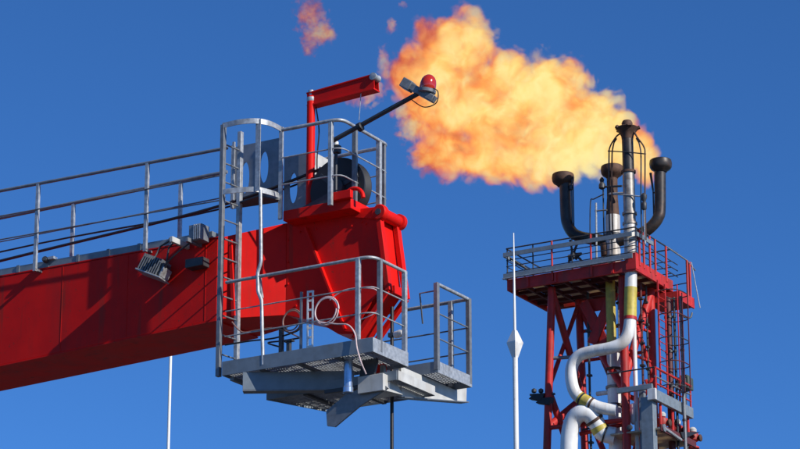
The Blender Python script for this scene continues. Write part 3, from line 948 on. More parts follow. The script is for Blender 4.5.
coil('pale cable coil hanging on the service platform rail, with its end trailing down', 326.5, 311, 0.185, 0.02, CABLEW, 0.010, 2,
     tail=[C(320, 322, v=0.0), C(336, 324, v=0.0), C(348, 325, v=-0.01), C(355, 334, v=-0.02), C(357, 348, v=-0.03), C(361, 362, v=-0.02), C(366, 374, v=0.1)])
coil('small brown cable coil left of the white cable ladder', 292, 321, 0.15, 0.25, CABLEB, 0.010, 2)
def loose(label, pts, r, m_):
    t = thing('loose_cable', label, 'cable', CR, min(pts, key=lambda q: q.z))
    MB().path(spline(pts, 8), r, 7).build('strand', m_, t)
loose('thin brown cable sagging between the ladder and the coils', [C(232, 322, v=0.3), C(242, 332, v=0.3), C(258, 330, v=0.3), C(275, 328, v=0.28), C(292, 334, v=0.26), C(300, 338, v=0.2)], 0.010, CABLEB)
loose('dark cable looping along the underside of the boom', [C(225, 345, v=0.3), C(250, 341, v=0.3), C(275, 338, v=0.3), C(297, 331, v=0.3), C(300, 325, v=0.3)], 0.012, BLACK)
loose('dark cable drooping just above the deck left of the coils', [C(300, 338, v=0.35), C(282, 341, v=0.35), C(268, 343, v=0.3), C(280, 347, v=0.3)], 0.012, BLACK)
loose('thin grey cable curving along the boom head by the corner post', [C(330, 300, v=0.5), C(345, 290, v=0.5), C(365, 288, v=0.45), C(378, 292, v=0.5), C(378, 310, v=0.6), C(360, 320, v=0.5)], 0.008, CABLEW)
sk = C(399, 334, v=1.0)
skt = thing('limit_switch', 'small white rounded fitting at the tip of the boom head', 'fitting', CR, sk)
MB().lathe(sk, (1, -0.3, 0), [(0.03, -0.09), (0.05, -0.07), (0.055, 0.02), (0.04, 0.08), (0.01, 0.10)], 14).build('cap', WHITE, skt)
MB().box(sk + Vector((-0.16, -0.03, -0.03)), sk + Vector((-0.085, 0.03, 0.03))).build('base', DARK, skt)

# ---- floodlight under the boom tray and its bracket
FLm = GALVD
fc = C(155, 268, v=VB - 0.17)
fl = thing('floodlight', 'dark finned floodlight hanging on the near face of the red boom', 'floodlight', CR, fc - Vector((0, 0, 0.2)))
rotm = Matrix.Rotation(R(25), 3, 'Y') @ Matrix.Rotation(R(-8), 3, 'X')
def rot_box(mb, c, rot, lo, hi):
    start = len(mb.v)
    mb.box(lo, hi)
    for i in range(start, len(mb.v)):
        mb.v[i] = c + rot @ mb.v[i]
    return mb
flh = rot_box(MB(), fc, rotm, (-0.20, -0.10, -0.09), (0.20, 0.10, 0.10)).build('housing', DARK, fl, bevel=0.02)
for i in range(9):
    x = -0.19 + i * 0.042
    rot_box(MB(), fc, rotm, (x, -0.125, -0.11), (x + 0.012, 0.11, 0.135)).build('fin', FLm, flh)
rot_box(MB(), fc, rotm, (-0.22, -0.13, -0.135), (0.26, 0.13, -0.112)).build('lens_frame', GALV, flh, bevel=0.006)
rot_box(MB(), fc, rotm, (0.202, -0.11, -0.10), (0.23, 0.11, 0.05)).build('end_cap', GALV, flh, bevel=0.01)
tube_part('yoke', [fc + rotm @ Vector((0, -0.11, 0.03)), fc + Vector((0.1, -0.02, 0.3)), C(171, 240, v=VB - 0.25)], 0.014, DARK, fl)
tube_part('yoke', [fc + rotm @ Vector((0.1, 0.11, 0.03)), fc + Vector((0.16, 0.1, 0.3)), C(175, 241, v=VB - 0.2)], 0.014, DARK, fl)
br0, br1 = C(171, 239, v=VB - 0.42), None
zb_ = br0.z
lbk = thing('light_bracket', 'pale bracket arm and dark plate beside the floodlight on the boom', 'bracket', CR, (br0.x, VB, zb_))
bar_part('arm', (br0.x, VB - 0.42, zb_), (br0.x, VB + 0.35, zb_), 0.05, 0.08, CREAM, lbk, bevel=0.004)
bar_part('arm', (br0.x + 0.22, VB - 0.35, zb_ - 0.02), (br0.x + 0.22, VB - 0.003, zb_ - 0.02), 0.04, 0.06, GALVD, lbk)
db = C(195, 262, v=VB - 0.16)
MB().box((db.x - 0.16, VB - 0.18, db.z - 0.07), (db.x + 0.14, VB - 0.004, db.z + 0.06)).build('plate', DARK, lbk, bevel=0.01)
jb = C(197, 241, v=VB - 0.2)
jbt = thing('junction_box', 'grey ribbed junction box on the boom edge left of the ladder', 'junction box', CR, (jb.x, VB - 0.1, jb.z))
jbc = MB().box((jb.x - 0.12, VB - 0.24, jb.z), (jb.x + 0.10, VB - 0.04, jb.z + 0.24)).build('case', GALVD, jbt, bevel=0.01)
for i in range(4):
    MB().box((jb.x - 0.02 + i * 0.032, VB - 0.27, jb.z + 0.01), (jb.x - 0.005 + i * 0.032, VB - 0.242, jb.z + 0.23)).build('rib', GALV, jbc)
tube_part('conduit', spline([(jb.x - 0.1, VB - 0.2, jb.z), C(178, 252, v=VB - 0.3), C(168, 262, v=VB - 0.3), C(165, 268, v=VB - 0.28)]), 0.012, BLACK, jbt, n=7)

# ================================================================== THE FLARE TOWER
GZ = QZ - TW.o.z                      # level of the added ground on the tower axes
uTL = T(507, 291, v=0.0).x            # left end of the deck
DH = 0.46                             # fascia height
vR1 = T(668, 293, u=0.0).y            # deck depth on the near side
tw = thing('flare_tower', 'red lattice flare tower with a square deck on braced tubular legs', 'tower', TW, (T(551, 400, v=0.55).x, 0.55, GZ))
# fascia beams
VDB = 3.3
bar_part('fascia', (uTL, 0.05, DH / 2), (-0.002, 0.05, DH / 2), 0.10, DH, REDT, tw, bevel=0.01)
bar_part('fascia', (-0.05, 0.102, DH / 2), (-0.05, VDB, DH / 2), 0.10, DH, REDT, tw, bevel=0.01)
bar_part('fascia', (uTL + 0.05, 0.102, DH / 2), (uTL + 0.05, VDB, DH / 2), 0.10, DH, REDT, tw, bevel=0.01)
bar_part('fascia', (uTL, VDB + 0.052, DH / 2), (0, VDB + 0.052, DH / 2), 0.10, DH, REDT, tw, bevel=0.01)
MB().box((-0.42, -0.03, 0.05), (0.02, 0.24, DH + 0.25)).build('corner_box', REDT, tw, bevel=0.01)
for px in (528, 556, 592, 613):
    u = T(px, 284, v=0).x
    MB().box((u - 0.05, -0.06, 0.02), (u + 0.05, -0.002, DH - 0.05)).build('lug', REDT, tw)
# deck beams and deck plates seen from below
NB = 7
for i in range(1, NB):
    u = uTL + (0 - uTL) * i / NB
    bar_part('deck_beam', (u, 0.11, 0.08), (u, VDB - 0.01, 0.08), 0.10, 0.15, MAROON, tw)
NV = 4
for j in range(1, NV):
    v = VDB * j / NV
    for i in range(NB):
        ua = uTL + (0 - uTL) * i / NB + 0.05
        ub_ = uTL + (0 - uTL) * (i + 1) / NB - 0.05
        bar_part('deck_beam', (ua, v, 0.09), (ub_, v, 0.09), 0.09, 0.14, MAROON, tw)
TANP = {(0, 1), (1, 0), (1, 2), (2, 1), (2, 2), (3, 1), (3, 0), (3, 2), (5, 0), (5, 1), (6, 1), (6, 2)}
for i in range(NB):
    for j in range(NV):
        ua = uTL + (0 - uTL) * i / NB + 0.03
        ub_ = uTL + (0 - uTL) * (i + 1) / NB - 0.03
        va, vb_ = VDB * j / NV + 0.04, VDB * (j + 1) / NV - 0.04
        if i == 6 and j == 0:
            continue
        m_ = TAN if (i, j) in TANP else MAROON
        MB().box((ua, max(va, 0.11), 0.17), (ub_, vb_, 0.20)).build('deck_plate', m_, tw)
# hopper-shaped gusset under the deck
for (x0, y0, x1, y1, v_) in ((614, 292, 592, 344, 1.5), (584, 302, 606, 346, 1.6)):
    bar_part('gusset', T(x0, y0, v=v_), T(x1, y1, v=v_), 0.10, 0.42, REDT, tw, up=(1, 0, 0), bevel=0.01)
MB().box(T(588, 312, v=1.8), T(612, 296, v=1.8) + Vector((0, 0.08, 0))).build('gusset', REDT, tw, bevel=0.01)
# legs
LV0, LV1 = 0.55, 2.65
legs = {}
for key, v, top, bot in (('nl', LV0, (551.5, 300), (547, 449)), ('nr', LV0, (623, 300), (627, 449)), ('fl', LV1, (579, 305), (585, 449)), ('fr', LV1, (651, 305), (655, 449))):
    pt, pb = T(*top, v=v), T(*bot, v=v)
    dirn = (pb - pt) / (pb.z - pt.z)
    p_top = pt + dirn * (0.02 - pt.z)
    p_bot = pt + dirn * (GZ - pt.z)
    legs[key] = (p_top, dirn)
    tube_part('leg', [p_bot, p_top], 0.155 if key != 'nr' else 0.165, REDT, tw, n=16)
def on_leg(key, z):
    p, d = legs[key]
    return p + d * (z - p.z)
def brace(a_, b_, r=0.105, m_=None):
    tube_part('brace', [a_, b_], r, m_ or REDT, tw, n=12)
zA = T(573, 398, v=LV1 - 0.3).z
zB_ = T(548, 428, v=LV0).z
pan = zA - 0.1
zs = [0.0, zA, 2 * zA, 3 * zA, 4 * zA, 5 * zA]
for i in range(5):
    z0_, z1_ = zs[i] - 0.1, zs[i + 1]
    brace(on_leg('nl', z0_), on_leg('fl', z1_), 0.14)
    brace(on_leg('fl', z1_), on_leg('nl', zs[i + 1] + (zB_ - zA)), 0.17)
    brace(on_leg('fr', z0_), on_leg('nr', z1_), 0.165)
    brace(on_leg('fl', z0_), (on_leg('fl', z1_) + on_leg('fr', z1_)) / 2, 0.12)
    brace(on_leg('fr', z0_), (on_leg('fl', z1_) + on_leg('fr', z1_)) / 2, 0.12)
    brace(on_leg('fl', z1_ - 0.25), on_leg('fr', z1_ - 0.25), 0.1) if i else None
    if i > 1:
        brace(on_leg('nl', z0_), on_leg('nr', z0_), 0.1)
    brace(on_leg('nr', z1_ - 0.7), on_leg('fr', z1_ - 0.7), 0.1)
# short struts between legs and deck: X with plates under the middle
brace(T(596, 345, v=1.5), T(627, 394, v=0.75), 0.15)

for i, f_ in enumerate((0.32, 0.62)):
    brace(on_leg('fl', zA * f_), on_leg('fr', zA * f_), 0.07)
    brace(on_leg('nr', zA * (f_ + 0.12)), on_leg('fr', zA * (f_ + 0.12)), 0.06)
brace(on_leg('fl', -0.1), on_leg('nl', zA), 0.09)
brace(on_leg('nr', -0.1), on_leg('fr', zA * 0.9), 0.09)
brace(on_leg('nl', zB_), on_leg('nr', zB_ - 0.1), 0.09)
for (x0, y0, v_, r_, m_, lab) in ((588, 306, 1.9, 0.05, DARK, 'thin dark conduit running down behind the white bend'),
                                  (618.5, 300, 1.7, 0.045, GALV, 'thin pale conduit just left of the near tower leg'),
                                  (641, 305, 1.6, 0.05, MAROON, 'thin maroon conduit right of the slim white riser'),
                                  (646.5, 305, 2.2, 0.04, DARK, 'thin dark conduit beside the rear right tower leg')):
    p_ = T(x0, y0, v=v_)
    cd = thing('conduit', lab, 'conduit', TW, (p_.x, v_, GZ), 'conduits on the tower')
    tube_part('pipe', [(p_.x, v_, GZ), (p_.x, v_, 0.02)], r_, m_, cd, n=8)
    for q in range(9):
        MB().box((p_.x - r_ * 1.8, v_ - r_ * 1.8, -0.7 - q * 0.9), (p_.x + r_ * 1.8, v_ + r_ * 1.8, -0.62 - q * 0.9)).build('clamp', DARK, cd)

# ---- deck guardrail
dr = thing('deck_guardrail', 'guardrail of red posts and blue-grey boards round the flare tower deck', 'guardrail', TW, (uTL, 0, DH))
zb0 = DH
zt_ = T(636, 227, v=0.0).z
zt_l = zt_
for px in (553, 592):
    u = T(px, 260, v=0.04).x
    tube_part('post', [(u, -0.05, 0.1), (u, -0.05, zt_)], 0.04, REDT, dr)
for u in (uTL + 0.03, T(533, 260, v=0).x, T(572, 250, v=0).x, T(612, 250, v=0).x):
    tube_part('post', [(u, 0.0, DH), (u, 0.0, zt_)], 0.03, DARK, dr, n=8)
for (v) in (0.35, 0.75, vR1 * 0.45, vR1 * 0.62, vR1 * 0.97):
    tube_part('post', [(0.0, v, DH - 0.2), (0.0, v, zt_)], 0.045, REDT, dr)
zq = T(505, 254, u=uTL).z
def rail_h(z, r, m_, name='rail', closed_back=True):
    tube_part(name, [(0.0, VDB, z), (0.0, 0.0, z), (uTL, 0.0, z), (uTL, VDB, z), (0.0, VDB, z)][: (5 if closed_back else 4)], r, m_, dr, n=8)
# straight rails, one part each side
def rails(z, r, m_, name='rail'):
    for (p_, q_) in (((uTL, -0.02, z), (0, -0.02, z)), ((0.0, 0, z), (0.0, VDB + 0.6, z)), ((uTL, 0, z), (uTL, VDB, z)), ((uTL, VDB, z), (0, VDB, z))):
        tube_part(name, [p_, q_], r, m_, dr, n=8)
rails(zt_, 0.03, DARK)
rails(DH + 0.42 * (zt_ - DH), 0.02, DARK)
rails(DH + 0.22 * (zt_ - DH), 0.02, DARK)
rails(DH + 0.62 * (zt_ - DH), 0.02, DARK)
for zc, hh in ((zt_ - 0.27, 0.17), (DH + 0.12, 0.20)):
    bar_part('board', (uTL - 0.1, -0.09, zc), (-0.1, -0.09, zc), 0.05, hh, SLATE, dr)
    bar_part('board', (0.06, 0.0, zc), (0.06, 1.5, zc), 0.05, hh, SLATE, dr) if hh < 0.18 else None
    bar_part('board', (uTL - 0.1, -0.06, zc), (uTL - 0.1, VDB * 0.75, zc), 0.05, hh * 0.8, SLATE, dr)
bar_part('ledge', (uTL - 0.12, -0.12, DH + 0.01), (-0.45, -0.12, DH + 0.01), 0.14, 0.03, GALV, dr)

# ---- right-hand annex landing of the deck
xa = vR1
an = thing('deck_annex', 'small red landing with tall red posts on the right of the tower deck', 'landing', TW, (0.2, xa, -0.3))
za0 = T(690, 306, u=0.45).z
ua_ = 0.45
va_, vb2 = xa + 0.02, T(693, 306, u=ua_).y
MB().box((-0.9, va_, za0), (ua_, vb2, za0 + 0.08)).build('deck_plate', REDT, an)
bar_part('fascia', (ua_ + 0.04, va_, za0 + 0.16), (ua_ + 0.04, vb2, za0 + 0.16), 0.07, 0.42, REDT, an, bevel=0.008)
bar_part('fascia', (-0.9, va_ - 0.04, za0 + 0.16), (ua_ + 0.075, va_ - 0.04, za0 + 0.16), 0.07, 0.36, REDT, an, bevel=0.008)
zta = T(688, 262, u=ua_).z
for v in (vb2 - 0.55, vb2 - 0.3):
    tube_part('post', [(ua_ + 0.04, v, za0), (ua_ + 0.04, v, zta)], 0.05, REDT, an)
tube_part('stay', [(ua_ + 0.3, vb2, za0 - 0.05), (ua_ + 0.1, vb2 - 0.25, zta)], 0.022, GALV, an, n=8)
tube_part('rail', [(0.0, xa, zt_), (ua_ + 0.04, vb2 - 0.5, zta), (ua_ + 0.1, vb2 + 0.1, zta - 0.25)], 0.03, GALVD, an, n=8)
for f_ in (0.25, 0.5, 0.72):
    z_ = za0 + f_ * (zta - za0)
    tube_part('rail', [(ua_ + 0.04, vb2 - 0.5, z_), (-0.5, vb2 - 0.4, z_), (-0.9, vb2 - 0.4, z_)], 0.022, DARK, an, n=8)
MB().box((-0.7, va_ + 0.5, za0 + 0.1), (0.1, va_ + 1.0, za0 + 0.45)).build('locker', REDT, an, bevel=0.01)
tube_part('drain_pipe', spline([(0.0, vb2 - 0.3, za0), (0.1, vb2 - 0.3, za0 - 0.35), (0.35, vb2 - 0.1, za0 - 0.42), (0.4, vb2, za0 - 0.2)], 5), 0.035, DARK, an, n=8)

# ---- caged ladder on the right
tl = thing('tower_ladder', 'narrow red caged ladder down the right side of the flare tower', 'ladder', TW, (0.3, vR1, T(662, 388, u=0.35).z))
lu = 0.35
lz0 = T(662, 388, u=lu).z
for px in (659, 666):
    p_ = T(px, 330, u=lu)
    bar_part('stringer', (lu, p_.y, lz0), (lu, p_.y, za0 + 0.35), 0.07, 0.05, REDT, tl, up=(1, 0, 0))
ya, yb = T(659, 330, u=lu).y, T(666, 330, u=lu).y
z = za0
while z > lz0:
    tube_part('rung', [(lu, ya, z), (lu, yb, z)], 0.018, REDT, tl, n=6)
    z -= 0.3
hz = za0 - 0.1
k_ = 0
while hz > lz0:
    c_h = Vector((lu + 0.05, (ya + yb) / 2 + 0.1, hz))
    pts = [(lu, ya, hz), (lu + 0.35, ya - 0.1, hz), (lu + 0.75, ya + 0.15, hz), (lu + 0.8, yb + 0.35, hz), (lu + 0.45, yb + 0.6, hz), (lu, yb + 0.5, hz), (lu, yb, hz)]
    tube_part('hoop', spline(pts, 4), 0.022, MAROON if k_ % 2 else DARK, tl, n=6)
    hz -= 0.95
    k_ += 1
for (u, v, m_) in ((lu + 0.75, ya + 0.15, REDT), (lu + 0.8, yb + 0.35, MAROON), (lu + 0.45, yb + 0.6, MAROON)):
    bar_part('cage_bar', (u, v, lz0), (u, v, za0 + 0.1), 0.05, 0.03, m_, tl, up=(1, 0, 0))
# brown riser pipes behind the ladder
for i, px in enumerate((669, 675, 682)):
    p_ = T(px, 340, v=2.5)
    rz = thing('riser_pipe', ['thick brown riser pipe right behind the tower ladder', 'thin dark riser pipe between two others behind the tower ladder', 'rightmost thin grey riser pipe on the flare tower'][i], 'pipe', TW, (p_.x, 2.5, GZ), 'riser pipes behind the tower ladder')
    tube_part('pipe', [(p_.x, 2.5, GZ), (p_.x, 2.5, za0 - 0.02)], (0.14, 0.05, 0.07)[i], (MAROON, DARK, GALVD)[i], rz, n=10)
    for q in range(12):
        z_ = za0 - 0.8 - q * 1.4
        MB().lathe((p_.x, 2.5, z_), (0, 0, 1), [((0.17, 0.07, 0.09)[i], -0.04), ((0.17, 0.07, 0.09)[i], 0.04)], 10).build('clamp', DARK, rz)

# ---- flare stacks
def burner(o, s=1.0):
    return MB().lathe(o, (0, 0, 1), [(0.225 * s, -0.52 * s), (0.27 * s, -0.46 * s), (0.39 * s, -0.38 * s), (0.435 * s, -0.30 * s), (0.45 * s, -0.16 * s), (0.43 * s, -0.03 * s), (0.395 * s, 0.0), (0.33 * s, -0.02 * s), (0.30 * s, -0.12 * s)], 28)
# tall stack
vs1 = 0.30
t0_ = T(631, 262, v=vs1); t1_ = T(627, 122, v=vs1)
ts = thing('flare_stack', 'tallest flare stack with a scorched star-shaped tip, flame at its mouth', 'flare stack', TW, (t0_.x, vs1, 0.5), 'flare stacks on the tower')
ax_ = (t1_ - t0_).normalized()
def on_t(y): return t0_ + (t1_ - t0_) * ((T(629, y, v=vs1).z - t0_.z) / (t1_.z - t0_.z))
tube_part('lower_pipe', [on_t(272), on_t(224)], 0.25, SMUDGE, ts, n=24)
tube_part('middle_pipe', [on_t(224) , on_t(172)], 0.235, STEEL, ts, n=24)
tup = tube_part('upper_pipe', [on_t(172), on_t(128)], 0.225, SOOT, ts, n=24)
for y in (224, 214, 172):
    MB().lathe(on_t(y), ax_, [(0.24, -0.05), (0.29, -0.045), (0.29, 0.045), (0.24, 0.05)], 24).build('flange', STEEL if y > 180 else RUST, ts)
tp = on_t(133)
MB().lathe(tp, ax_, [(0.23, -0.25), (0.25, -0.1), (0.38, 0.1), (0.46, 0.2), (0.40, 0.24), (0.20, 0.24), (0.22, 0.42), (0.17, 0.52), (0.05, 0.55)], 24).build('burner_tip', RUST, tup)
for i in range(5):
    a_ = R(18 + 72 * i)
    d_h = Vector((math.cos(a_), math.sin(a_), 0))
    bar_part('tip_fin', tp + d_h * 0.2 + ax_ * 0.12, tp + d_h * 0.5 + ax_ * 0.22, 0.16, 0.10, RUST, ts)
for s_, x0, x1 in ((-1, 609, 612), (1, 641, 645)):
    for i, px in enumerate((x0, x1)):
        pts = [tp + ax_ * 0.05 + Vector((s_ * 0.28, 0, 0)), T(616 if s_ < 0 else 637, 137, v=vs1 - 0.1 * i), T(px + (1 if s_ < 0 else -1), 147, v=vs1 - 0.1 * i), T(px, 158, v=vs1 - 0.1 * i), T(px, 200, v=vs1 - 0.1 * i), T(px + 1, 240, v=vs1 - 0.1 * i)]
        tube_part('pilot_line', spline(pts, 5), 0.03, DARK if i == 0 else RUST, ts, n=8)
    pk, pm_ = T(637 if s_ > 0 else 616, 138, v=vs1), T(639.5 if s_ > 0 else 613.5, 142, v=vs1)
    tube_part('igniter', [pk, pm_], 0.06, DARK, ts, n=8)
for y, ym in ((151, 154),):
    tube_part('brace_ring', [T(608, y, v=vs1 - 0.02), T(627, y + 1, v=vs1 - 0.24), T(646, ym, v=vs1 - 0.02)], 0.025, DARK, ts, n=6)
tube_part('brace_ring', [T(609, 194, v=vs1 - 0.02), T(627, 195, v=vs1 - 0.25), T(646, 197, v=vs1 - 0.02)], 0.03, GALV, ts, n=6)
tube_part('clip_pipe', [T(644, 197, v=vs1 - 0.1), T(645, 244, v=vs1 - 0.1)], 0.045, GALV, ts, n=8)
MB().lathe(T(644, 198, v=vs1 - 0.1), (0, 0, 1), [(0.06, -0.5), (0.1, -0.45), (0.1, -0.2), (0.06, -0.15), (0.12, 0), (0.12, 0.12), (0.05, 0.2)], 10).build('valve', DARK, ts)

# middle stack
vs2 = 1.25
m0_ = T(613.5, 268, v=vs2); m1_ = T(612, 172, v=vs2)
ms = thing('flare_stack', 'middle flare stack, white below and rusty above, left of the tallest one', 'flare stack', TW, (m0_.x, vs2, 0.4), 'flare stacks on the tower')
def on_m(y): return m0_ + (m1_ - m0_) * ((T(612, y, v=vs2).z - m0_.z) / (m1_.z - m0_.z))
tube_part('lower_pipe', [on_m(272), on_m(216)], 0.29, SMUDGE, ms, n=24)
tube_part('middle_pipe', [on_m(216), on_m(199)], [0.27, 0.22], RUST, ms, n=24)
tube_part('upper_pipe', [on_m(199), on_m(176)], 0.215, RUST, ms, n=24)
MB().lathe(on_m(236), (0, 0, 1), [(0.30, -0.06), (0.36, -0.055), (0.36, 0.055), (0.30, 0.06)], 24).build('flange', DARK, ms)
MB().lathe(on_m(258), (0, 0, 1), [(0.30, -0.04), (0.34, -0.035), (0.34, 0.035), (0.30, 0.04)], 24).build('flange', DARK, ms)
burner(on_m(166)).build('burner_tip', RUST, ms)
tube_part('pilot_line', [T(603, 182, v=vs2 - 0.2), T(604, 238, v=vs2 - 0.2)], 0.03, DARK, ms, n=8)
MB().lathe(T(602, 187, v=vs2 - 0.2), (0, 0, 1), [(0.05, -0.1), (0.13, -0.05), (0.13, 0.1), (0.07, 0.2), (0.1, 0.3), (0.04, 0.4)], 10).build('igniter', DARK, ms)
tube_part('bracket', [T(601, 187, v=vs2 - 0.2), T(622, 186, v=vs2 - 0.25)], 0.045, DARK, ms, n=8)
tube_part('bracket', [T(609, 194, v=vs2 - 0.25), T(624, 193, v=vs2 - 0.25)], 0.05, GALV, ms, n=8)
tube_part('bracket', spline([T(590, 235, v=vs2 - 0.3), T(590.5, 202, v=vs2 - 0.3), T(594, 199, v=vs2 - 0.3), T(604, 194, v=vs2 - 0.3)], 4), 0.025, DARK, ms, n=6)
tube_part('bracket', [T(595, 211, v=vs2 - 0.3), T(607, 210, v=vs2 - 0.3)], 0.03, GALVD, ms, n=6)
tube_part('vent_pipe', [T(596, 203, v=vs2 - 0.3), T(596.5, 262, v=vs2 - 0.3)], 0.04, GALV, ms, n=8)
# left elbow stack
vj = 1.0
jp = [T(565, 182, v=vj), T(566, 214, v=vj), T(568, 225, v=vj), T(573, 233, v=vj), T(581, 237, v=vj + 0.05), T(592, 239, v=vj + 0.12), T(606, 241, v=vs2)]
js = thing('flare_stack', 'left sooty flare stack on a bent pipe with a rusty cup', 'flare stack', TW, (jp[-1].x, vs2, jp[-1].z), 'flare stacks on the tower')
tube_part('bent_pipe', spline(jp, 6), 0.228, SOOT, js, n=22)
burner(T(563, 174, v=vj) ).build('burner_tip', RUST, js)
tube_part('reducer', [T(605, 244, v=vs2 - 0.1), T(606, 256, v=vs2 - 0.1)], 0.2, RUST, js, n=14)
for px in (572.5, 574):
    tube_part('pilot_line', [T(px - 1, 176, v=vj - 0.05), T(px, 232, v=vj - 0.05)], 0.026, DARK, js, n=6)
MB().lathe(T(571, 188, v=vj - 0.05), (0, 0, 1), [(0.04, -0.1), (0.08, -0.06), (0.08, 0.1), (0.04, 0.14)], 10).build('igniter', DARK, js)
# right elbow stack
jp = [T(660, 170, v=vj + 0.6), T(660, 208, v=vj + 0.6), T(658, 218, v=vj + 0.55), T(652, 226, v=vj + 0.5), T(644, 232, v=vj + 0.45), T(630, 238, v=vj + 0.4), T(618, 241, v=vs2)]
jr = thing('flare_stack', 'right sooty flare stack on a bent pipe with a dark cup', 'flare stack', TW, (jp[-1].x, vs2, jp[-1].z), 'flare stacks on the tower')
tube_part('bent_pipe', spline(jp, 6), 0.228, SOOT, jr, n=22)
burner(T(660.5, 160, v=vj + 0.6)).build('burner_tip', SOOT, jr)
tube_part('pilot_line', [T(650.5, 173, v=vj + 0.5), T(653, 190, v=vj + 0.5)], [0.055, 0.04], DARK, jr, n=8)
tube_part('pilot_line', [T(653, 188, v=vj + 0.5), T(654, 226, v=vj + 0.5)], 0.03, DARK, jr, n=8)
tube_part('bracket', [T(653, 193, v=vj + 0.5), T(660, 191, v=vj + 0.5)], 0.03, DARK, jr, n=6)

# ---- cables on the deck
ck = thing('deck_valves', 'tangled dark valves and hoses on the left part of the tower deck', 'valve', TW, (T(575, 262, v=0.6).x, 0.6, DH))
tube_part('hose', spline([T(570, 240, v=0.6), T(572, 252, v=0.6), T(569, 262, v=0.6), T(573, 268, v=0.6)], 5), 0.05, DARK, ck, n=8)
tube_part('hose', spline([T(578, 242, v=0.6), T(574, 254, v=0.6), T(580, 259, v=0.6), T(583, 264, v=0.6)], 5), 0.05, DARK, ck, n=8)
MB().lathe(T(575, 256, v=0.6), (1, 0, 0.2), [(0.05, -0.3), (0.14, -0.25), (0.1, -0.05), (0.18, 0.0), (0.1, 0.1), (0.05, 0.3)], 12).build('valve_body', DARK, ck)
ck2 = thing('deck_cabinet', 'low grey equipment cabinet standing on the tower deck', 'cabinet', TW, (T(585, 266, v=0.8).x, 0.8, DH))
p_ = T(580, 264, v=0.7)
MB().box((p_.x, 0.7, 0.33), (p_.x + 1.1, 1.1, 0.33 + 0.55)).build('case', GALVD, ck2, bevel=0.02)
for i in range(4):
    MB().box((p_.x + 0.12 + i * 0.25, 0.66, 0.5), (p_.x + 0.24 + i * 0.25, 0.698, 0.62)).build('gauge', WHITE, ck2, bevel=0.005)
stp = thing('ladder_stub', 'slanted dark access ladder on the left end of the tower deck', 'ladder', TW, (T(530, 272, v=0.9).x, 0.9, DH))
for o_ in (0, 0.35):
    tube_part('stringer', [T(504, 254, v=0.3 + o_) , T(531, 272, v=0.9 + o_)], 0.04, DARK, stp, n=6)
for f_ in range(1, 7):
    pa_ = T(504, 254, v=0.3).lerp(T(531, 272, v=0.9), f_ / 7)
    pb_ = T(504, 254, v=0.65).lerp(T(531, 272, v=1.25), f_ / 7)
    tube_part('rung', [pa_, pb_], 0.02, GALVD, stp, n=6)

# ---- white process pipes
vp = -0.02
wp = thing('white_pipe', 'white pipe snaking down the tower front with a yellow upper band', 'pipe', TW, (T(575, 380, v=vp).x, vp, T(575, 400, v=vp).z), 'white pipes on the tower front')
vq = 0.30
S = [T(631, 270, v=vq), T(630.5, 300, v=vq), T(629.5, 326, v=0.22), T(624, 341, v=0.12), T(612, 347.5, v=0.02), T(592, 351.5, v=vp), T(579, 356, v=vp), T(572, 366, v=vp), T(571.5, 381, v=vp), T(576, 394, v=vp + 0.05), T(587, 402, v=vp + 0.15), T(601, 408, v=vp + 0.3), T(616, 410, v=vp + 0.5)]
sp_ = spline(S, 8)
wpp = MB().path(sp_, 0.235, 22).build('pipe', WHITE, wp)
def band(path_pts, i0, i1, r, m_, par, name='band'):
    MB().path(path_pts[i0:i1 + 1], r, 22).build(name, m_, par)
band(sp_, 5, 13, 0.245, YELLOW, wpp)
band(sp_, 13, 14, 0.26, REDT, wpp)
band(sp_, 75, 81, 0.25, YELLOW, wpp)
band(sp_, 76, 77, 0.262, BLACK, wpp)
band(sp_, 82, 83, 0.262, RUST, wpp)
wp2 = thing('white_pipe', 'thick white pipe rising at the bottom and turning right into a yellow flange', 'pipe', TW, (T(570, 449, v=0.3).x, 0.2, GZ), 'white pipes on the tower front')
vp2 = 0.15
S2 = [Vector((T(569, 449, v=vp2).x, vp2, GZ)), T(569, 449, v=vp2), T(570, 432, v=vp2), T(574, 419, v=vp2), T(582, 413, v=vp2), T(590, 415, v=vp2 + 0.15), T(597, 424, v=vp2 + 0.35), T(603, 433, v=vp2 + 0.5), T(615, 436, v=vp2 + 0.7)]
sp2 = [S2[0]] + spline(S2[1:], 8)
wpp2 = MB().path(sp2, 0.335, 24).build('pipe', WHITE, wp2)
band(sp2, 37, 39, 0.37, RUST, wpp2, 'flange')
band(sp2, 43, 47, 0.345, YELLOW, wpp2)
band(sp2, 50, 51, 0.37, BLACK, wpp2, 'flange')
# rear yellow-white vertical header
yh = thing('yellow_header', 'vertical header pipe behind the tower legs, yellow above and white below', 'pipe', TW, (T(611, 380, v=1.25).x, 1.25, GZ))
p_ = T(611.5, 340, v=1.25)
tube_part('upper_pipe', [(p_.x, 1.25, T(612, 352, v=1.25).z), (p_.x, 1.25, 0.3)], 0.19, YELLOW, yh, n=20)
tube_part('lower_pipe', [(p_.x + 0.06, 1.25, GZ), (p_.x + 0.06, 1.25, T(612, 352, v=1.25).z)], 0.26, WHITE, yh, n=20)
for i in range(5):
    z_ = T(612, 352, v=1.25).z - i * 0.72
    MB().lathe((p_.x + 0.06, 1.25, z_), (0, 0, 1), [(0.27, -0.05), (0.33, -0.045), (0.33, 0.045), (0.27, 0.05)], 20).build('flange', (STEEL, RUST)[i % 2], yh)
bp = thing('branch_pipe', 'short pale grey horizontal branch pipe behind the white bend', 'pipe', TW, T(597, 394, v=1.4))
tube_part('pipe', [T(597, 394, v=1.4), T(612, 392, v=1.3)], 0.09, WHITE, bp, n=12)
bp2 = thing('branch_pipe', 'thin grey tie pipe between the left legs above the white bend', 'pipe', TW, T(553, 358, v=0.9))
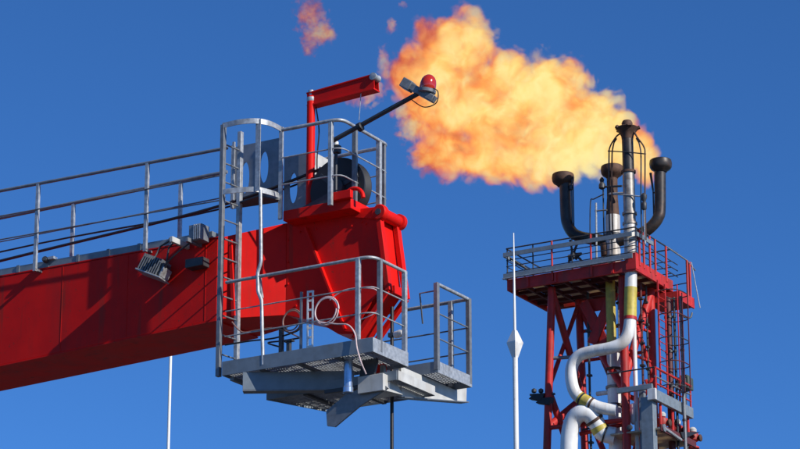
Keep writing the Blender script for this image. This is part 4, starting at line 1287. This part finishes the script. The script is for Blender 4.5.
tube_part('pipe', [on_leg('nl', T(553, 358, v=LV0).z), T(574, 357, v=0.9)], 0.07, GALVD, bp2, n=10)
wr = thing('white_riser', 'slim white riser seen just right of the near tower leg', 'pipe', TW, (T(635, 380, v=0.9).x, 0.9, GZ))
p_ = T(635, 360, v=0.9)
tube_part('pipe', [(p_.x, 0.9, GZ), (p_.x, 0.9, 0.2)], 0.085, WHITE, wr, n=12)
hr = thing('cross_pipe', 'red horizontal pipe passing in front of the legs near the bottom', 'pipe', TW, T(580, 434, v=0.8))
tube_part('pipe', [T(580, 434, v=0.85), T(626, 424, v=0.85)], 0.085, REDT, hr, n=12)
tube_part('conduit', [T(582, 430, v=1.1), T(626, 420, v=1.1)], 0.04, DARK, hr, n=8)

# ---- floodlights on the left leg
flt = thing('leg_lights', 'dark cluster of lamps on a bracket at the left tower leg', 'lights', TW, T(548, 402, v=LV0))
bar_part('bracket', T(530, 395, v=0.4), T(555, 394, v=0.6), 0.1, 0.07, DARK, flt)
for (x, y) in ((536, 397), (543, 401)):
    p_ = T(x, y, v=0.35)
    MB().plate([p_ + Vector((-0.34, 0, -0.03)), p_ + Vector((0.24, 0, -0.2)), p_ + Vector((0.36, 0, 0.12)), p_ + Vector((-0.12, 0, 0.14))], (0, 0.3, 0)).build('lamp', BLACK, flt, bevel=0.02)
for (x, y) in ((534, 391), (541, 391)):
    p_ = T(x, y, v=0.45)
    MB().lathe(p_, (0, 0, 1), [(0.06, -0.08), (0.1, -0.05), (0.1, 0.05), (0.03, 0.1)], 10).build('connector', DARK, flt)

# ---- lower right work platform
vpz = 0.3
lp = thing('work_platform', 'work platform with grey beams and red rails low on the right of the tower', 'platform', TW, T(655, 410, u=0.5))
lu_ = 0.55
c0 = T(657, 396, u=lu_); c1 = T(692, 424, u=lu_)
zc = c0.z
g = bar_part('beam', (lu_, c0.y - 0.2, zc), (lu_, c1.y, zc), 0.16, 0.42, SLATE, lp, bevel=0.01)
bar_part('beam', (lu_ - 1.6, c0.y - 0.15, zc + 0.36), (lu_ - 0.1, c0.y - 0.15, zc + 0.36), 0.14, 0.2, SLATE, lp, bevel=0.01)
MB().box((lu_ - 0.25, c0.y - 0.34, zc - 0.2), (lu_ + 0.09, c0.y - 0.21, zc + 0.23)).build('end_cap', WHITE, lp, bevel=0.01)
pcx = T(649, 420, v=c0.y)
bar_part('column', (pcx.x, c0.y, GZ), (pcx.x, c0.y, zc - 0.02), 0.5, 0.34, SLATE, lp, up=(0, 1, 0), bevel=0.01)
pcx2 = T(638.5, 420, v=c0.y)
bar_part('column', (pcx2.x, c0.y + 0.4, GZ), (pcx2.x, c0.y + 0.4, zc + 0.6), 0.22, 0.2, SLATE, lp, up=(0, 1, 0), bevel=0.01)
zf = zc - 1.3
MB().box((lu_ - 2.0, c0.y, zf), (lu_ + 0.1, c1.y - 0.1, zf + 0.06)).build('floor', TAN, lp)
bar_part('edge_beam', (lu_ + 0.1, c0.y, zf + 0.06), (lu_ + 0.1, c1.y, zf + 0.06), 0.08, 0.25, MAROON, lp)
zr_ = zc + 1.1
tube_part('rail', [(lu_ - 2.0, c0.y - 0.15, zr_), (lu_, c0.y - 0.15, zr_)], 0.03, DARK, lp, n=8)
tube_part('rail', [(lu_, c0.y - 0.15, zr_), (lu_, c1.y, zr_)], 0.045, REDT, lp, n=8)
tube_part('rail', [(lu_, c0.y - 0.15, zr_ - 0.35), (lu_, c1.y, zr_ - 0.35)], 0.035, GALVD, lp, n=8)
tube_part('rail', [(lu_, c0.y - 0.15, zr_ - 0.62), (lu_, c1.y, zr_ - 0.62)], 0.03, REDT, lp, n=8)
for f_ in (0.02, 0.35, 0.68, 0.98):
    v = c0.y - 0.15 + (c1.y - c0.y + 0.15) * f_
    tube_part('post', [(lu_, v, zc + 0.2), (lu_, v, zr_)], 0.04, REDT, lp, n=8)
for f_ in (0.15, 0.5, 0.95):
    v = c0.y + (c1.y - c0.y) * f_
    tube_part('hanger', [(lu_ - 0.1, v, zf), (lu_ - 0.1, v, zc - 0.2)], 0.06, REDT, lp, n=8)
grn = thing('motor_box', 'dark green equipment box at the right corner of the work platform', 'equipment box', TW, T(686, 392, v=c1.y))
p_ = T(679, 391, v=c1.y + 0.3)
MB().box((p_.x, c1.y + 0.1, p_.z), (p_.x + 0.5, c1.y + 0.6, p_.z + 0.5)).build('case', GREEN, grn, bevel=0.03)
for i in range(3):
    MB().box((p_.x + 0.06 + i * 0.14, c1.y + 0.07, p_.z + 0.08), (p_.x + 0.12 + i * 0.14, c1.y + 0.098, p_.z + 0.42)).build('vent', GALVD, grn)
MB().box((p_.x + 0.1, c1.y + 0.2, p_.z + 0.502), (p_.x + 0.4, c1.y + 0.5, p_.z + 0.6)).build('lid', GREEN, grn, bevel=0.02)
tube_part('leg', [(p_.x + 0.25, c1.y + 0.35, zf), (p_.x + 0.25, c1.y + 0.35, p_.z - 0.002)], 0.05, DARK, grn, n=8)
# red valves with pale heads under the beam
for i, (x, y) in enumerate(((662, 418), (677, 428), (693, 440))):
    p_ = T(x, y, u=lu_ - 0.25)
    vt = thing('red_valve', ['red valve with a pale head nearest the white end cap', 'red valve with a pale head in the middle under the grey beam', 'red valve with a pale head at the right end of the work platform'][i], 'valve', TW, (p_.x, p_.y, zf + 0.06), 'red valves under the grey beam')
    MB().lathe((p_.x, p_.y, zf + 0.062), (0, 0, 1), [(0.24, 0), (0.24, 0.06), (0.13, 0.1), (0.12, 0.25), (0.24, 0.32), (0.26, 0.45), (0.22, 0.58), (0.1, 0.62)], 18).build('body', REDT, vt)
    MB().lathe((p_.x, p_.y, zf + 0.68), (0, 0, 1), [(0.07, 0), (0.15, 0.04), (0.16, 0.14), (0.1, 0.22), (0.03, 0.24)], 14).build('head', CREAM, vt)
    MB().lathe((p_.x + 0.26, p_.y, zf + 0.45), (1, 0, 0), [(0.12, 0), (0.14, 0.03), (0.14, 0.08), (0.1, 0.1)], 14).build('flange', RUST, vt)
tt = T(672, 436, u=lu_ + 0.1)
wd = thing('wedge_chute', 'black wedge-shaped canopy sticking out at the lower right', 'canopy', TW, (lu_, c1.y, zf))
pz = T(700, 433, u=lu_ + 0.3)
pts = [T(x, y, u=lu_ + 0.2) for x, y in ((681, 432), (701, 432), (683, 439))]
MB().plate(pts, (-0.6, 0, 0)).build('canopy', BLACK, wd, bevel=0.01)
ap = thing('slanted_arm', 'thin grey slanted bar across the red valves', 'bar', TW, T(680, 440, u=lu_ + 0.15))
tube_part('bar', [T(664, 428, u=lu_ + 0.15), T(681, 440, u=lu_ + 0.15)], 0.06, GALV, ap, n=8)
MB().lathe(T(664, 428, u=lu_ + 0.15), (1, 0, 0), [(0.05, -0.05), (0.15, -0.04), (0.15, 0.04), (0.05, 0.05)], 12).build('hand_wheel', GALVD, ap)
rc = thing('red_cabinet', 'red pipework stand left of the grey columns', 'pipework', TW, T(640, 449, v=1.2))
for (x0, y0, x1, y1) in ((641, 385, 640, 440), (646, 380, 652, 398), (652, 378, 644, 398)):
    tube_part('strut', [T(x0, y0, v=1.2), T(x1, y1, v=1.2)], 0.07, REDT, rc, n=8)
MB().box(T(636, 414, v=1.2), T(642, 402, v=1.2) + Vector((0, 0.4, 0))).build('box', REDT, rc, bevel=0.02)
MB().lathe(T(630, 428, v=0.25), (0.2, -1, 0), [(0.05, -0.02), (0.10, 0.0), (0.12, 0.05), (0.10, 0.1), (0.05, 0.12)], 16).build('gauge', DARK, rc)
MB().lathe(T(634, 414, v=0.9), (0, 0, 1), [(0.1, -0.4), (0.16, -0.3), (0.16, 0.35), (0.1, 0.4)], 14).build('canister', WHITE, rc)

# ---- lightning masts
def mast(label, x0, y0, x1, y1, dist, r0, r1, finial=None):
    top = far(x0, y0, dist)
    bot = far(x1, y1, dist)
    d = (bot - top)
    horiz = Vector((top.x, top.y, 0))
    # vertical mast at the top's place
    base = Vector((top.x, top.y, QZ))
    fr2 = Frame(base, 0.0)
    t = thing('lightning_mast', label, 'mast', fr2, (0, 0, 0), 'lightning masts')
    zt2 = top.z - QZ
    hd_ = math.hypot(top.x, top.y)
    if finial:
        sg = sight(finial, 343)
        zf2 = CAM_LOC.z - QZ + hd_ * sg.z / math.hypot(sg.x, sg.y)
        s_ = 0.165
        tube_part('rod', [(0, 0, zf2), (0, 0, zt2)], [r1, 0.012], WHITE, t, n=12)
        tube_part('pole', [(0, 0, 0), (0, 0, zf2)], [r0, r0], WHITE, t, n=16)
        MB().lathe((0, 0, zf2), (0, 0, 1), [(0.06, -0.32), (0.07, -0.30), (s_, -0.03), (s_ + 0.01, 0.0), (s_, 0.02), (0.05, 0.27), (0.02, 0.28)], 4).build('finial', WHITE, t)
    else:
        tube_part('pole', [(0, 0, 0), (0, 0, zt2)], [r0, r1], WHITE, t, n=12)
mast('white tapered mast with a diamond finial in front of the flare tower', 513.5, 233, 517, 449, 60.0, 0.055, 0.035, finial=515.5)
mast('thin white mast standing below and behind the red boom', 172, 300, 173, 449, 75.0, 0.045, 0.04)

# ================================================================== THE FLAME
fl_o = far(627, 122, 110.0)
FL = Frame((fl_o.x, fl_o.y, fl_o.z), 0.0)
F = FL.P
def flame_mat(name, blobs, dens, seed, gain=1.0, pale=0.0, nscale=1.0, thr=0.0, span=None, rag=0.45):
    m = bpy.data.materials.new(name)
    m.use_nodes = True
    nt = m.node_tree
    nt.nodes.clear()
    N, Lk = nt.nodes, nt.links
    out = N.new('ShaderNodeOutputMaterial')
    tc = N.new('ShaderNodeTexCoord')
    def vm(op, a_, b_=None):
        n = N.new('ShaderNodeVectorMath'); n.operation = op
        Lk.new(a_, n.inputs[0])
        if b_ is not None:
            if hasattr(b_, 'links'): Lk.new(b_, n.inputs[1])
            else: n.inputs[1].default_value = b_
        return n.outputs['Value'] if op in ('LENGTH',) else n.outputs[0]
    def mm(op, a_, b_=None, c=None):
        n = N.new('ShaderNodeMath'); n.operation = op
        for i, q in enumerate((a_, b_, c)):
            if q is None: continue
            if hasattr(q, 'links'): Lk.new(q, n.inputs[i])
            else: n.inputs[i].default_value = q
        return n.outputs[0]
    def noise(vec, scale, detail, rough=0.55, out_='Fac', dist=0.0):
        n = N.new('ShaderNodeTexNoise')
        n.noise_dimensions = '3D'
        n.inputs['Scale'].default_value = scale
        n.inputs['Detail'].default_value = detail
        n.inputs['Roughness'].default_value = rough
        n.inputs['Distortion'].default_value = dist
        Lk.new(vec, n.inputs['Vector'])
        return n.outputs[out_]
    pos = vm('ADD', tc.outputs['Object'], (seed, seed * 0.7, 0))
    warp = noise(pos, 0.55 * nscale, 2.0, 0.5, 'Color')
    warp = vm('SUBTRACT', warp, (0.5, 0.5, 0.5))
    warp = vm('MULTIPLY', warp, (1.5 / nscale, 1.5 / nscale, 1.5 / nscale))
    p = vm('ADD', tc.outputs['Object'], warp)
    acc = None
    for (c, r) in blobs:
        d = vm('SUBTRACT', p, tuple(c))
        d = vm('DIVIDE', d, tuple(r))
        d = vm('LENGTH', d)
        acc = d if acc is None else mm('SMOOTH_MIN', acc, d, 0.18)
    f = mm('SUBTRACT', 1.0, acc)                      # >0 inside
    # puffs: smooth crowns with creases between them
    def billow(sc, amp, src):
        q = noise(src, sc * nscale, 1.0, 0.4, 'Fac')
        q = mm('ABSOLUTE', mm('MULTIPLY_ADD', q, 2.0, -1.0))
        return mm('MULTIPLY_ADD', q, 2.2 * amp, -0.40 * amp)
    nz = noise(pos, 2.2 * nscale, 4.0, 0.6, 'Fac', 0.3)
    fe = mm('MULTIPLY_ADD', mm('SUBTRACT', nz, 0.5), rag, f)
    fe = mm('ADD', fe, billow(0.85, 0.34, pos))
    fe = mm('ADD', fe, billow(1.9, 0.20, p))
    a = N.new('ShaderNodeMapRange')
    a.interpolation_type = 'SMOOTHSTEP'
    a.inputs['From Min'].default_value = 0.0 + thr
    a.inputs['From Max'].default_value = 0.34 + thr
    a.inputs['To Max'].default_value = dens
    Lk.new(fe, a.inputs['Value'])
    a = a.outputs[0]
    n2 = noise(p, 1.15 * nscale, 5.0, 0.65, 'Fac', 0.8)
    n3 = noise(pos, 0.45 * nscale, 2.0, 0.5)
    n4 = noise(p, 4.5 * nscale, 3.0, 0.7, 'Fac', 1.2)
    t = mm('MULTIPLY_ADD', mm('SUBTRACT', n2, 0.5), 1.5, 0.33 - pale)
    t = mm('MULTIPLY_ADD', mm('SUBTRACT', n3, 0.5), 1.8, t)
    t = mm('MULTIPLY_ADD', mm('SUBTRACT', n4, 0.5), 0.32, t)
    t = mm('MULTIPLY_ADD', mm('MINIMUM', fe, 0.85), 1.35, t)  # hotter towards the core
    if span:                                          # the gas cools downwind and along the lower side
        dp = N.new('ShaderNodeVectorMath'); dp.operation = 'DOT_PRODUCT'
        Lk.new(tc.outputs['Object'], dp.inputs[0]); dp.inputs[1].default_value = (0.85, 0, 0.5)
        mr = N.new('ShaderNodeMapRange')
        mr.inputs['From Min'].default_value = span[0]; mr.inputs['From Max'].default_value = span[1]
        mr.inputs['To Min'].default_value = -0.5; mr.inputs['To Max'].default_value = 0.05
        Lk.new(dp.outputs['Value'], mr.inputs['Value'])
        t = mm('ADD', t, mr.outputs[0])
    cr = N.new('ShaderNodeValToRGB')
    e = cr.color_ramp.elements
    e[0].position = 0.0; e[0].color = (0.50, 0.075, 0.03, 1)
    e[1].position = 1.0; e[1].color = (1.0, 0.82, 0.33, 1)
    for pz, cc in ((0.18, (0.86, 0.20, 0.06, 1)), (0.38, (0.98, 0.33, 0.07, 1)), (0.64, (1.0, 0.56, 0.145, 1)), (0.82, (1.0, 0.70, 0.21, 1))):
        x = e.new(pz); x.color = cc
    Lk.new(t, cr.inputs[0])
    ab = N.new('ShaderNodeVolumeAbsorption')
    ab.inputs['Color'].default_value = (0, 0, 0, 1)
    Lk.new(mm('MULTIPLY', a, 0.8), ab.inputs['Density'])
    em = N.new('ShaderNodeEmission')
    Lk.new(cr.outputs[0], em.inputs['Color'])
    Lk.new(mm('MULTIPLY', a, gain), em.inputs['Strength'])
    ad = N.new('ShaderNodeAddShader')
    Lk.new(ab.outputs[0], ad.inputs[0]); Lk.new(em.outputs[0], ad.inputs[1])
    Lk.new(ad.outputs[0], out.inputs['Volume'])
    m.cycles.volume_step_rate = 0.35 if False else 1.0
    return m

PXM = 2846.0 / 110.0          # picture points per metre out there
def flame(name, label, blobs_px, dens, seed, gain=1.0, pale=0.0, nscale=1.0, grow=1.24, thr=0.0, vox=0.16, amp=0.25, cool=False, rag=0.45):
    bl = []
    for (x, y, rx, ry, dy) in blobs_px:
        c = F(x, y, v=dy)
        bl.append((c, Vector((rx / PXM, max(rx, ry) / PXM * 0.40 + min(rx, ry) / PXM * 0.35, ry / PXM / math.cos(PITCH)))))
    base = min((c for c, r in bl), key=lambda c: c.z)
    base = Vector((base.x, base.y, min(c.z - r.z for c, r in bl)))
    o = None
    # hull that bounds the burning gas
    import bmesh
    bm = bmesh.new()
    for c, r in bl:
        mtx = Matrix.Translation(c - base) @ Matrix.Diagonal((r.x * grow, r.y * grow, r.z * grow, 1))
        bmesh.ops.create_icosphere(bm, subdivisions=4, radius=1.0, matrix=mtx)
    me = bpy.data.meshes.new(name)
    bm.to_mesh(me); bm.free()
    o = bpy.data.objects.new(name, me)
    col.objects.link(o)
    rm = o.modifiers.new('union', 'REMESH')
    rm.mode = 'VOXEL'
    rm.voxel_size = vox
    dg = bpy.context.evaluated_depsgraph_get()
    me2 = bpy.data.meshes.new_from_object(o.evaluated_get(dg))
    o.modifiers.clear()
    o.data = me2
    me2.name = name
    for v in me2.vertices:
        q = v.co * 0.6 + Vector((seed, 0, 0))
        n_ = mnoise.fractal(q, 1.0, 2.0, 3)
        v.co += v.normal * (n_ * amp)
    rm = o.modifiers.new('clean', 'REMESH')
    rm.mode = 'VOXEL'
    rm.voxel_size = vox
    dg = bpy.context.evaluated_depsgraph_get()
    dg.update()
    me2 = bpy.data.meshes.new_from_object(o.evaluated_get(dg))
    o.modifiers.clear()
    o.data = me2
    me2.name = name
    lo_ = min((c - base).dot(Vector((0.85, 0, 0.5))) for c, r in bl)
    me2.materials.clear()
    me2.materials.append(flame_mat(name + '_gas', [(c - base, r) for c, r in bl], dens, seed, gain, pale, nscale, thr, (lo_ - 0.6, lo_ + 3.6) if cool else None, rag))
    o.location = FL.o + base
    o['label'] = label
    o['category'] = 'flame'
    return o

flame('flame', 'huge orange and yellow flame blown leftwards from the tallest flare stack',
      [(454, 48, 52, 42, 5.0), (424, 74, 42, 36, 5.0), (448, 102, 54, 48, 5.0), (500, 105, 62, 60, 5.2), (548, 100, 52, 48, 5.2),
       (580, 122, 46, 46, 5.2), (606, 144, 38, 38, 5.2), (630, 150, 29, 34, 5.0), (642, 156, 18, 32, 5.0), (622, 125, 16, 13, 3.6), (500, 154, 56, 36, 5.2), (552, 152, 56, 38, 5.2), (446, 146, 36, 34, 5.0)],
      2.4, 3.1, gain=0.88, cool=True, amp=0.22)
W = 'flame_wisp'
flame(W, 'torn dark orange wisp of flame at the top left above the davit',
      [(308, 12, 20, 26, 4.0), (318, 32, 24, 20, 4.0), (308, 48, 13, 14, 4.0)], 1.5, 11.7, gain=0.62, pale=0.78, nscale=2.0, thr=0.20, vox=0.1, amp=0.12, rag=1.1)
flame(W, 'small pinkish wisp of flame left of the top of the big flame',
      [(391, 25, 8, 11, 4.0)], 1.3, 5.2, gain=0.8, pale=0.45, nscale=2.4, thr=0.15, vox=0.06, amp=0.06, rag=0.9)
flame(W, 'faint orange wisp of flame under the davit jib',
      [(352, 98, 17, 13, 4.0), (368, 92, 14, 18, 4.0)], 1.2, 8.4, gain=0.85, pale=0.45, nscale=2.0, thr=0.12, vox=0.08, amp=0.08, rag=0.9)
flame(W, 'tiny pink wisp of flame at the top edge above the warning lamp',
      [(402, 4, 6, 6, 4.0)], 1.3, 2.2, gain=0.8, pale=0.45, nscale=2.6, thr=0.12, vox=0.06, amp=0.05, rag=0.9)
flame(W, 'ragged pale wisp of flame hugging the left edge of the big flame',
      [(383, 62, 9, 20, 4.6), (380, 88, 9, 18, 4.6)], 1.1, 6.9, gain=0.85, pale=0.55, nscale=2.2, thr=0.14, vox=0.08, amp=0.08, rag=1.0)
flame(W, 'dark red wisp of flame trailing below the left end of the big flame',
      [(412, 128, 18, 22, 4.6), (424, 160, 22, 14, 4.6), (405, 112, 14, 16, 4.6)], 1.5, 9.3, gain=0.75, pale=0.45, nscale=1.9, thr=0.17, vox=0.09, amp=0.1, rag=1.1)

for o in bpy.data.objects:
    if '_base' in o:
        del o['_base']
